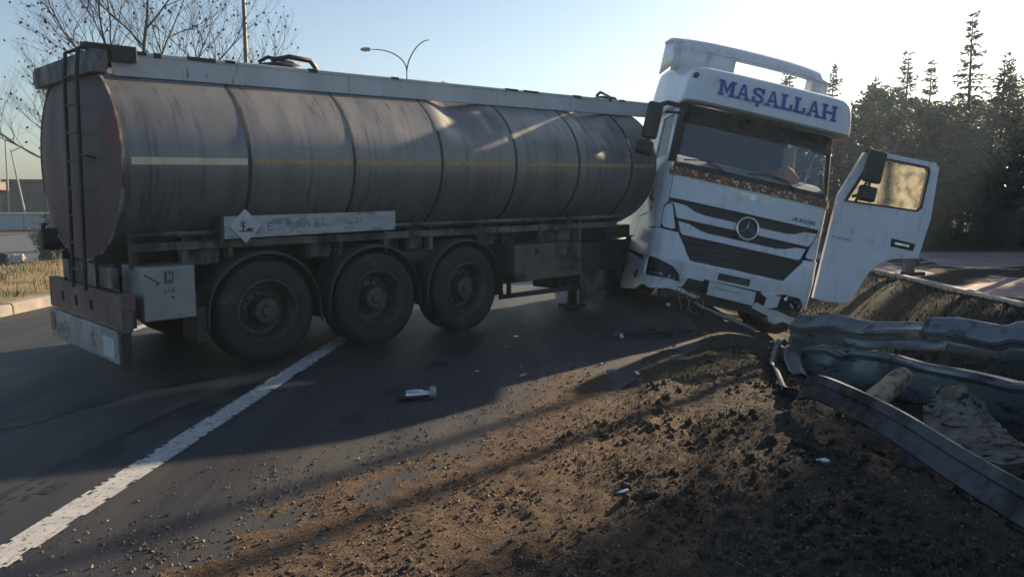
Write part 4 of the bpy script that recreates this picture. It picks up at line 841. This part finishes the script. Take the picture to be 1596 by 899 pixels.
# fitting dropped on the asphalt
mp_ = thing('metal_fitting', 'small silver pipe fitting lying alone on the dark asphalt', 'metal debris', (-.76, 6.5, .005), (0, 0, R(12)))
mp_.scale = (.85, .85, .85)
b = MB(); b.lathe([(0, -.14), (.045, -.14), (.05, -.12), (.05, .02), (.035, .04), (.035, .10)], (0, 0, .05), 14, 'x'); b.build('sleeve', 'chrome', mp_, smooth=40)
b = MB(); b.lathe([(.035, .09), (.06, .10), (.062, .14), (.05, .155), (0, .155)], (0, 0, .062), 10, 'x'); b.cbox((.12, .03, .05), (.05, .1, .03)); b.build('collar', 'box_metal', mp_, smooth=40)
b = MB(); b.cbox((-.17, .01, .03), (.10, .09, .05), (0, .1, .3)); b.build('rubber_boot', 'plastic_black', mp_, bevel=.01)
# torn bumper trim on the asphalt
tr_ = thing('bumper_trim', 'black torn bumper trim lying on the road in front of the cab', 'vehicle debris', (1.68, 9.35, .01), (0, 0, R(16)))
b = MB(); b.grid([[(lerp(-.48, .48, i / 14), .07 * math.sin(a) + .03 * nz(i * .4, 1), .02 + .055 * (1 - math.cos(a)) / 1.2 + .03 * max(0, nz(i * .5, 4))) for a in [R(-80 + 40 * k) for k in range(5)]] for i in range(15)]); b.build('trim_shell', 'plastic_black', tr_, smooth=40, solid=.008)
b = MB(); b.cbox((-.50, -.03, .05), (.09, .05, .06), (.2, .4, .3)); b.cbox((-.44, -.06, .03), (.06, .05, .04), (.7, .1, .9)); b.build('lamp_shard', 'lamp_clear', tr_)
b = MB(); b.cbox((-.02, .02, .11), (.18, .08, .09), (.2, .2, .5)); b.build('bracket', 'frame_dark', tr_, bevel=.01)
hl = thing('headlamp_wreck', 'smashed headlamp hanging in pieces on the soil below the bumper', 'vehicle debris', (3.02, 8.95, gz(3.02, 8.95) + .05)); rr = random.Random(8)
for k in range(9):
    b = MB(); b.cbox((rr.uniform(-.14, .14), rr.uniform(-.08, .08), rr.uniform(.0, .12)), (rr.uniform(.03, .09), rr.uniform(.01, .04), rr.uniform(.03, .08)), (rr.uniform(-1, 1), rr.uniform(-1, 1), rr.uniform(-1, 1))); b.build('shard', 'lamp_clear' if k % 3 else 'chrome', hl)
def scrap(x, y, s, m, label, cat, seed, group=None, z=None):
    rr = random.Random(seed); b = MB(); n = 6
    pts = [(s * (1 + .4 * rr.uniform(-1, 1)) * math.cos(2 * math.pi * k / n) * 1.4, s * (1 + .4 * rr.uniform(-1, 1)) * math.sin(2 * math.pi * k / n)) for k in range(n)]
    b.prism(pts, lambda u, v, d: (u, v, d + .25 * u * rr.uniform(.6, 1)), 0, s * .35); o = b.build('scrap' if 'scrap' in label else 'debris_chip', m, loc=(x, y, (gz(x, y) if dirt_d(x, y) > 0 else 0) + .012)); o.rotation_euler = (rr.uniform(-.3, .3), rr.uniform(-.3, .3), rr.uniform(0, 6)); return tag(o, label, cat, group)
scrap(.64, 4.44, .028, 'paper_white', 'tiny white scrap on the dark soil beside the sunlit patch', 'litter', 1)
scrap(2.02, 5.05, .03, 'paper_white', 'small white scrap on the dark soil near the flattened guardrail', 'litter', 2)
rr = random.Random(21)
for k in range(26):
    x, y = rr.uniform(-.4, 2.3), rr.uniform(7.2, 10.2); scrap(x, y, rr.uniform(.010, .028), 'lamp_clear' if k % 4 == 0 else 'plastic_black' if k % 2 else 'stone', 'small chip of broken debris strewn on the asphalt before the cab', 'debris', 30 + k, 'debris chips strewn before the cab')
# clods, gravel and dry stalks (countless)
def scatter(name, m, n, fn, seed, smin, smax):
    rr = random.Random(seed); ico = bmesh.new(); bmesh.ops.create_icosphere(ico, subdivisions=1, radius=1); iv = [v.co.copy() for v in ico.verts]; iff = [tuple(v.index for v in f.verts) for f in ico.faces]; ico.free()
    oc = [Vector(p) for p in ((1, 0, 0), (-1, 0, 0), (0, 1, 0), (0, -1, 0), (0, 0, 1), (0, 0, -1))]; of = [(0, 2, 4), (2, 1, 4), (1, 3, 4), (3, 0, 4), (2, 0, 5), (1, 2, 5), (3, 1, 5), (0, 3, 5)]
    b = MB(); k = 0; tries = 0
    while k < n and tries < n * 30:
        tries += 1; q_ = fn(rr)
        if q_ is None: continue
        x, y, dens = q_; s = smin * (smax / smin) ** (rr.random() ** 2.2); z = gz(x, y); z = max(z, 0) if dirt_d(x, y) < .2 and x < 2 else z
        E_ = Euler((rr.uniform(0, 6), rr.uniform(0, 6), rr.uniform(0, 6))).to_matrix(); sv = Vector((s * rr.uniform(.7, 1.3), s * rr.uniform(.7, 1.3), s * rr.uniform(.4, .9)))
        V_, F_ = (iv, iff) if s > .016 else (oc, of)
        b.add([Vector((x, y, z + s * .2)) + E_ @ Vector((v.x * sv.x * rr.uniform(.75, 1.2), v.y * sv.y, v.z * sv.z)) for v in V_], F_); k += 1
    return b.build(name, m)
def f_clod(rr):
    y = 2.9 + 6.5 * rr.random() ** 1.6; x = rr.uniform(-2.6, 4.4); d = dirt_d(x, y) + .4 * nz(x * 1.1, y * 1.1, 3)
    if rr.random() > ss(-1.1, .6, d) ** 1.5: return None
    if rr.random() > .25 + 1.2 * max(0, .3 + nz(x * 2.2, y * 2.2, 11)): return None
    return x, y, d
tag(scatter('gravel', 'stone', 42000, f_clod, 2, .003, .015), 'brown gravel and clods of soil strewn over the verge', 'gravel', kind='stuff')
tag(scatter('soil_clods', 'soil', 2200, lambda r: (lambda x, y: (x, y, 1) if dirt_d(x, y) > .9 and r.random() < .3 + nz(x * 1.5, y * 1.5, 4) else None)(r.uniform(.2, 4.2), 2.9 + 6 * r.random() ** 1.4), 5, .010, .042), 'dark clods of churned soil on the verge', 'soil', kind='stuff')
def blades(name, m, n, fn, seed, hmin, hmax, wd, label):
    rr = random.Random(seed); b = MB(); k = 0
    while k < n:
        q_ = fn(rr)
        if q_ is None: continue
        x, y, z = q_; h = rr.uniform(hmin, hmax); a = rr.uniform(0, 6.28); l = rr.uniform(.3, 1.2) * h; dx, dy = math.cos(a), math.sin(a); w_ = wd * rr.uniform(.6, 1.3)
        px, py = -dy * w_, dx * w_
        b.add([(x - px, y - py, z - .01), (x + px, y + py, z - .01), (x + dx * l * .4 + px * .7, y + dy * l * .4 + py * .7, z + h * .7), (x + dx * l * .4 - px * .7, y + dy * l * .4 - py * .7, z + h * .7), (x + dx * l, y + dy * l, z + h)], [(0, 1, 2, 3), (3, 2, 4)]); k += 1
    return tag(b.build(name, m), label, 'grass', kind='stuff')
def f_dry(rr):
    y = 2.9 + 7 * rr.random() ** 1.5; x = rr.uniform(.2, 4.8)
    if dirt_d(x, y) < .8 or rr.random() > .35 + nz(x * 1.7, y * 1.7, 6): return None
    return x, y, gz(x, y)
blades('dry_stalks', 'blade', 5200, f_dry, 3, .02, .10, .0025, 'short dry stalks among the dark soil of the verge')
blades('bank_grass', 'green_blade', 12000, lambda r: (lambda x, y: (x, y, terrain(x, y, False)))(r.uniform(4.3, 7.38), 3 + 16 * r.random()), 4, .02, .075, .007, 'dark rough grass on the bank below the paved court')
def f_med(rr):
    y = 8 + 30 * rr.random() ** 1.5; t = rr.random(); return road_x(-7.25 - 3.6 * t, 10.9, y), y, .15 + .05 * math.sin(t * math.pi)
blades('median_grass', 'dry_grass', 9000, f_med, 9, .03, .12, .006, 'dry yellow grass on the road median')

# ------------------------------------------------------------------ plaza post and street lamps
ps = thing('bollard', 'short dark square post with base plate at the edge of the red court', 'post', (7.85, 15.9, .012))
b = MB(); b.box(-.09, .09, -.09, .09, 0, .95); b.prism([(-.09, .95), (.09, .95), (.05, 1.0), (-.05, 1.0)], lambda u, v, d: (u, d, v), -.05, .05); b.build('shaft', 'steel_old', ps, bevel=.01)
b = MB(); b.box(-.09, .28, -.14, .14, 0, .07); b.build('base_plate', 'steel_old', ps, bevel=.01)
def lamp(x, y, H_, label, both=True):
    t = thing('street_lamp', label, 'street lamp', (x, y, .1), (0, 0, -.083), 'street lamps along the median')
    b = MB(); b.tube([(0, 0, -.1), (0, 0, .4), (0, 0, .41), (0, 0, H_ - 1.5)], [.12, .11, .065, .04], 12); b.build('pole', 'pole_grey', t, smooth=40)
    for sg, reach, rise in ((-1, 1.9, 1.15), (1, 1.25, 1.6)):
        b = MB(); pts = [(sg * reach * (1 - math.cos(u * math.pi / 2)) if sg < 0 else sg * reach * (1 - math.cos(u * math.pi / 2)) ** .8, 0, H_ - 1.55 + rise * math.sin(u * math.pi / 2)) for u in [k / 9 for k in range(10)]]
        b.tube(pts, [.045 - .002 * k for k in range(10)], 8); b.build('arm', 'pole_grey', t, smooth=50)
        e = pts[-1]
        if sg < 0:
            b = MB(); b.lathe([(0, -.45), (.07, -.42), (.12, -.2), (.10, .05), (.05, .12), (0, .14)], (e[0] - .2, e[1], e[2]), 12, 'x'); b.build('lamp_head', 'pole_grey', t, smooth=60)
    return t
for c_, t_ in ((-3.35, 20.5), (-4.0, 24)):  # posts added out of view so their shadows streak the sunlit soil
    x_ = t_ * math.sin(SUN_AZ) + c_ * math.cos(SUN_AZ); y_ = t_ * math.cos(SUN_AZ) - c_ * math.sin(SUN_AZ)
    t = thing('streak_post', 'slim unseen lamp post added to cast a shadow streak', 'lamp post', (x_, y_, .012), (0, 0, 0), 'added lamp posts casting shadow streaks')
    b = MB(); b.tube([(0, 0, 0), (0, 0, 9.0)], [.09, .06], 10); b.build('pole', 'pole_grey', t, smooth=40); b = MB(); b.lathe([(0, -.1), (.16, -.08), (.2, 0), (.05, .1), (0, .1)], (0, 0, 9.1), 12, 'z'); b.build('lamp_head', 'pole_grey', t, smooth=40)
lamp(-5.72, 45, 9.45, 'double armed street lamp rising above the middle of the tanker')
lamp(-6.55, 20.4, 9.45, 'tall street lamp pole standing behind the tanker manhole')

# ------------------------------------------------------------------ trees
def branch_tree(seed, H_, spread, levels=6, bare=.30, lean=(0, 0)):
    rr = random.Random(seed); tr, tw, sd = MB(), MB(), MB()
    def grow(p, d, L, r_, lv):
        pts = [p]; rad = [r_]; n = 4 if lv < 3 else 3; q_ = p.copy(); dd = d.copy()
        for k in range(n):
            dd = (dd + Vector((rr.uniform(-1, 1), rr.uniform(-1, 1), rr.uniform(-.5, .8))) * (.10 + .035 * lv)).normalized(); q_ = q_ + dd * L / n; pts.append(q_.copy()); rad.append(r_ * (1 - .45 * (k + 1) / n))
        (tr if lv < 2 else tw).tube(pts, rad, 7 if lv < 2 else 4 if lv < 4 else 3, cap=False)
        if lv >= levels:
            if rr.random() < .12:
                c_ = pts[-1]; s = rr.uniform(.02, .045); a = Vector((rr.uniform(-1, 1), rr.uniform(-1, 1), -1)).normalized(); e = a.orthogonal() * s * .6
                sd.add([c_, c_ + a * s * 1.2 + e, c_ + a * s * 2.2, c_ + a * s * 1.2 - e], [(0, 1, 2, 3)])
            return
        nb = (5 if lv == 0 else 3)
        for k in range(nb):
            t = lerp(bare if lv == 0 else .3, 1, (k + rr.random() * .8) / nb); i = min(n - 1, int(t * n)); base = pts[i].lerp(pts[i + 1], t * n - i if t < 1 else 1)
            ax = Vector((rr.uniform(-1, 1), rr.uniform(-1, 1), rr.uniform(-.1, .5))).normalized()
            nd = (dd * rr.uniform(.5, .9) + ax * spread * rr.uniform(.5, 1)).normalized(); nd.z += .12; nd.normalize()
            grow(base, nd, L * rr.uniform(.55, .80), r_ * (.55 - .2 * t) * 1.15, lv + 1)
        grow(pts[-1], dd, L * .62, r_ * .5, lv + 1)
    grow(Vector((0, 0, 0)), Vector((lean[0], lean[1], 1)).normalized(), H_ * .42, H_ * .014, 0)
    return tr, tw, sd
def bare_tree(loc, seed, H_, spread, label, levels=5, lean=(0, 0), rz=0):
    t = thing('bare_tree', label, 'tree', loc, (0, 0, rz)); a, b, c = branch_tree(seed, H_, spread, levels, .35, lean); a.build('trunk', 'bark', t, smooth=60); cr = b.build('crown', 'twig', t, smooth=60); c.build('seed_pods', 'seed', cr)['kind'] = 'stuff'; return t
bare_tree((-8.5, 19.2, .1), 11, 8.0, .85, 'tall leafless tree with upright branches behind the tanker rear', 6)
bare_tree((-9.6, 19.8, .1), 23, 5.2, .95, 'leafless tree spreading low twigs left of the tanker ladder', 5, (-.42, -.1))

def conifer(seed, H_, R0, irregular=.3):
    rr = random.Random(seed); tr, cr = MB(), MB()
    tr.tube([(0, 0, -.2), (.04 * rr.uniform(-1, 1), 0, H_ * .5), (.06 * rr.uniform(-1, 1), 0, H_)], [H_ * .016, H_ * .009, .008], 7)
    z = H_ * .12
    while z < H_ * .985:
        t = z / H_; n = rr.randint(4, 6) if t < .9 else 3
        for k in range(n):
            L = (R0 * (1 - t) ** .9 * rr.uniform(.5, 1.2) + .06) * (.45 if rr.random() < irregular * .6 else 1)
            a = rr.uniform(0, 6.28); dr = lerp(-.30, .55, t * t) + rr.uniform(-.15, .15); d = Vector((math.cos(a), math.sin(a), dr)); p = Vector((0, 0, z + rr.uniform(-.05, .05)))
            tr.tube([p, p + d * L * .6 - Vector((0, 0, .05 * L)), p + d * L], [.016 * (1 - t) + .005, .008, .003], 3, cap=False)
            m = max(5, int(L * 26))
            for j in range(m):
                u = (j + rr.random()) / m
                if u < .15 and t < .8: continue
                side = Vector((-d.y, d.x, 0)) * rr.uniform(-1, 1) * .28 * L * (1 - u * .8)
                c_ = p + d * L * u - Vector((0, 0, .07 * L * u)) + side * .8; s = rr.uniform(.05, .11)
                for q_ in range(2):
                    e = (d * .6 + side.normalized() * .8 + Vector((rr.uniform(-.7, .7), rr.uniform(-.7, .7), rr.uniform(-.8, .2)))).normalized(); f_ = e.orthogonal().normalized(); f_ = (Matrix.Rotation(rr.uniform(0, 6), 3, e) @ f_) * s * .26
                    cr.add([c_ - f_ * .5, c_ + e * s * .8 - f_, c_ + e * s * 1.9, c_ + e * s * .8 + f_], [(0, 1, 2, 3)])
        z += H_ * .040 * rr.uniform(.75, 1.3) * (1 - .4 * t)
    return tr, cr
def leafy(seed, H_, R0, base=.25, n=85, per=85, leaf=.07):
    rr = random.Random(seed); tr, cr = MB(), MB()
    tr.tube([(0, 0, -.2), (.1 * rr.uniform(-1, 1), .1 * rr.uniform(-1, 1), H_ * .4), (.2 * rr.uniform(-1, 1), 0, H_ * .9)], [H_ * .022, H_ * .014, .02], 7)
    for k in range(n):
        t = rr.random(); z = H_ * lerp(base, 1.0, t); rad = R0 * (math.sin(math.pi * min(1, .18 + .80 * t)) ** .7) * math.sqrt(rr.random()) * rr.uniform(.8, 1.15); a = rr.uniform(0, 6.28)
        c_ = Vector((rad * math.cos(a), rad * math.sin(a), z)); cs = R0 * rr.uniform(.16, .36)
        tr.tube([(0, 0, max(.3, z - rad * .7)), (c_.x * .6, c_.y * .6, z - rad * .15), tuple(c_)], [.03, .018, .006], 3, cap=False)
        for j in range(int(per * rr.uniform(.5, 1.2))):
            v = Vector((rr.gauss(0, 1), rr.gauss(0, 1), rr.gauss(0, .75))); v = v.normalized() * cs * rr.random() ** .45; e = Vector((rr.uniform(-1, 1), rr.uniform(-1, 1), rr.uniform(-1, 1))).normalized(); s = leaf * rr.uniform(.6, 1.5); f_ = e.orthogonal().normalized() * s * .45; p = c_ + v
            cr.add([p - e * s * .8, p + f_, p + e * s, p - f_], [(0, 1, 2, 3)])
    return tr, cr
PROTO = {}
def proto(key, maker, crown_mat):
    tr, cr = maker(); t = bpy.data.objects.new('proto', None); a = tr.build('trunk', 'bark', t, smooth=60); b = cr.build('crown', crown_mat, t); PROTO[key] = (a.data, b.data); bpy.data.objects.remove(a); bpy.data.objects.remove(b); bpy.data.objects.remove(t)
for k in range(4): proto('c%d' % k, lambda k=k: conifer(40 + k, 6.0, 1.35 if k != 3 else .95, .35), 'needle_dark' if k % 2 else 'needle_grey')
for k in range(5): proto('p%d' % k, lambda k=k: leafy(60 + k, 4.6, 1.55, .22 + .06 * (k % 2)), ('leaf_olive', 'needle_dark', 'needle_grey', 'leaf_olive', 'needle_dark')[k])
def tree(key, name, x, y, H_, label, group, rz=0, wide=1., z=0.):
    h0 = 6.0 if key[0] == 'c' else 4.6; t = thing(name, label, 'tree', (x, y, z), (0, 0, rz), group); s = H_ / h0
    for nm, me in zip(('trunk', 'crown'), PROTO[key]):
        o = bpy.data.objects.new(nm, me); col.objects.link(o); o.parent = t; o.scale = (s * wide, s * wide, s)
    return t
for key, x, y, H_, wd, lab in (('c3', 14.95, 27, 7.35, 1.0, 'tallest thin spruce with a ragged spire above the wood'), ('c0', 13.05, 27.3, 6.3, .85, 'pointed spruce standing clear above the wood behind the open door'), ('c1', 10.9, 28, 5.95, .8, 'slim spruce tip showing just beyond the sun visor corner'), ('c2', 9.55, 28.5, 6.1, .9, 'dark spruce top showing through the gap under the roof deflector'),
                          ('c3', 14.0, 27.6, 5.9, 1.0, 'thin ragged spruce beside the tallest spire of the wood'),
                          ('c1', 11.75, 26.6, 5.35, .75, 'narrow spruce spire above the top corner of the open door'), ('c2', 12.35, 28.2, 5.3, .8, 'short spruce spire left of the pointed spruce behind the door'), ('c0', 15.75, 26.4, 6.1, .9, 'broad based spruce right of the tallest spire of the wood'), ('c1', 16.4, 27.2, 6.0, .8, 'dark narrow spruce at the sunward edge of the spires')):
    tree(key, 'spruce_tree', x, y, H_, lab, None, x, wd)
rr = random.Random(77); k = 0
for row, (y0, x0, x1, st) in enumerate(((24.6, 10.6, 19.5, 1.35), (27.4, 10.0, 21, 1.3), (31, 9.0, 24, 1.5), (35.5, 9.5, 28, 1.8))):
    x = x0
    while x < x1:
        yy = y0 + rr.uniform(-.9, .9); xx = x + rr.uniform(-.4, .4); sx = 798 + 1256 * xx / yy; c_ = .731 * xx - .682 * yy
        H_ = (3.9 if row < 2 else 4.7) * rr.uniform(.82, 1.12) + (.9 if sx > 1480 else 0)
        key = 'p%d' % rr.randint(0, 4) if rr.random() < .62 else 'c%d' % rr.randint(0, 2)
        tone = {'p0': 'olive', 'p1': 'dark green', 'p2': 'grey green', 'p3': 'broad olive', 'p4': 'broad dark green', 'c0': 'grey green', 'c1': 'dark green', 'c2': 'pale grey green'}[key]
        place = ('at the front edge of the wood behind the court', 'just behind the front trees of the wood', 'in the middle of the wood behind the court', 'at the back of the wood behind the court')[row]
        kind = 'bushy' if key[0] == 'p' else 'conical'
        tree(key, 'wood_tree' if key[0] == 'p' else 'conifer_tree', xx, yy, H_, '%s %s tree %s' % (kind, tone, place), '%s %s trees, wood row %d' % (kind, tone, row + 1), rr.uniform(0, 6), rr.uniform(.9, 1.25)); x += st * rr.uniform(.8, 1.2)
# taller trees of the same wood further along, towards the sun: they shade the verge
for i, (c_, t, H_) in enumerate(((.10, 27, 11.5), (1.3, 25, 11), (2.8, 28, 12), (4.6, 26, 12), (6.8, 29, 12.5), (9.2, 27, 12), (.6, 33, 13), (3.6, 34, 13), (.2, 38, 13.5), (12, 28, 12.5), (-2.9, 31, 6.4), (-4.2, 32, 5.0))):
    x = t * math.sin(SUN_AZ) + c_ * math.cos(SUN_AZ); y = t * math.cos(SUN_AZ) - c_ * math.sin(SUN_AZ)
    tree('p%d' % (i % 5), 'shade_tree', x, y, H_ * 1.18, 'tall dense tree at the sunward end of the wood', 'tall trees at the sunward end of the wood', i, .52)
# low shrubs under the wood
for i in range(22):
    x = 9.6 + i * .62; y = 23.0 + rr.uniform(-.5, .7)
    o = tree('p%d' % (i % 5), 'shrub', x, y, rr.uniform(1.0, 1.9), 'low dark shrub at the foot of the wood beyond the court', 'low shrubs along the foot of the wood', rr.uniform(0, 6), 1.5, -.15); o['category'] = 'shrub'

# ------------------------------------------------------------------ left background
for i, (x, y, h_) in enumerate(((-10.9, 19.3, .95), (-12.7, 22.3, 1.1))):
    o = tree('p%d' % (i + 1), 'shrub', x, y, h_, ('dark round shrub beside the rear of the tanker', 'dark shrub further along behind the tanker valve')[i], None, i, 1.6, -.1); o['category'] = 'shrub'
rr = random.Random(5)
for i in range(9):
    x = -13.1 + i * .42; y = 18.4 + rr.uniform(-.25, .25) + .1 * i
    lump('stone', 'rock_white' if i % 2 == 0 else 'rock_dark', (x, y, .10), (.24 * rr.uniform(.7, 1.2), .16, .13 * rr.uniform(.8, 1.3)), i * 3.1, 'pale rough stone in the row edging the median' if i % 2 == 0 else 'dark rough stone in the row edging the median', 'stone', 'pale stones edging the median' if i % 2 == 0 else 'dark stones edging the median', 2, .35, (0, 0, rr.uniform(0, 3)))
hall = thing('hall_building', 'long dark brown hall with pale pilasters beyond the opposite road', 'building', (-25, 44, 0))
b = MB(); b.box(-2.4, 6, 0, 10, 0, 2.0); b.build('wall', 'wall_brown', hall)
b = MB(); b.box(-2.55, 6.15, -.15, 10.15, 2.004, 2.14); b.build('roof', 'wall_brown', hall)
for i, x in enumerate((1.1, 1.45, 3.4, 4.6)):
    b = MB(); b.box(x, x + .22, -.08, .0, .0, 1.95); b.build('pilaster', 'column_pale', hall)
b = MB(); b.box(1.9, 4.4, -.09, -.02, .5, 1.7); b.build('shop_front', 'teal_paint', hall)
b = MB(); b.tube([(2.9 + .16 * math.cos(t), -.12, 1.25 + .30 * math.sin(t)) for t in [R(60 + 20 * k) for k in range(14)]], .035, 5); b.build('wall_sign', 'paper_white', hall)
for x in (-1.9, -1.0, -.1):
    b = MB(); b.box(x, x + .6, -.04, -.01, .5, 1.5); b.build('window', 'cab_black', hall)
th = thing('tan_house', 'small sunlit tan house at the far side of the opposite road', 'house', (-31.6, 46, 0))
b = MB(); b.box(-2, 2.6, 0, 5, 0, 1.55); b.build('wall', 'wall_tan', th); b = MB(); b.prism([(-2.3, 1.553), (2.9, 1.553), (.3, 2.0)], lambda u, v, d: (u, d, v), -.25, 5.25); b.build('roof', 'wall_tan', th)
for x in (-.6, .5, 1.6):
    b = MB(); b.box(x, x + .5, -.04, -.005, .6, 1.3); b.build('window', 'cab_black', th)
wl = thing('boundary_wall', 'low pale blue boundary wall along the opposite road', 'wall', (-22, 34, 0), (0, 0, R(2)))
for i in range(8):
    b = MB(); b.box(-6.5 + 1.6 * i, -4.93 + 1.6 * i, -.1, .1, -.1, .58); b.build('panel', 'wall_pale', wl)
b = MB(); b.box(-6.6, 6.4, -.14, .14, .585, .66); b.build('coping', 'wall_pale', wl)
for i, (x, y, h_) in enumerate(((-28.3, 47.2, 3.3), (-27.2, 47.8, 3.1), (-26.4, 47.5, 3.4))):
    tree('p%d' % i, 'hall_tree', x, y + 8, h_, 'small bushy tree rising behind the brown hall roof', 'trees behind the brown hall', i, .5)
for x, y, h_, ln in ((-24.3, 40.5, 3.6, .15), (-26.4, 45.5 - 3, 4.2, -.02)):
    t = thing('utility_pole', 'thin utility pole %s before the brown hall' % ('leaning' if ln > .1 else 'standing upright'), 'pole', (x, y, 0), (0, -ln, 0))
    b = MB(); b.tube([(0, 0, -.1), (0, 0, h_)], [.055, .035], 8); b.build('shaft', 'column_pale', t); b = MB(); b.tube([(0, 0, h_ - .1), (.5, 0, h_ + .05)], .025, 6); b.build('arm', 'column_pale', t)

# ------------------------------------------------------------------ air veil added to imitate lens glare
hz = MB(); hz.box(-95, 95, -25, 150, -2, 24)
m = bpy.data.materials.new('glare_air'); m.use_nodes = True; t = m.node_tree; t.nodes.remove(t.nodes['Principled BSDF'])
pv = t.nodes.new('ShaderNodeVolumePrincipled'); pv.inputs['Color'].default_value = (.68, .86, 1, 1); pv.inputs['Density'].default_value = .0017; pv.inputs['Anisotropy'].default_value = .35
t.links.new(pv.outputs[0], t.nodes['Material Output'].inputs['Volume'])
tag(hz.build('glare_veil', m), 'thin added veil imitating lens glare from the sun', 'glare_veil', kind='stuff')
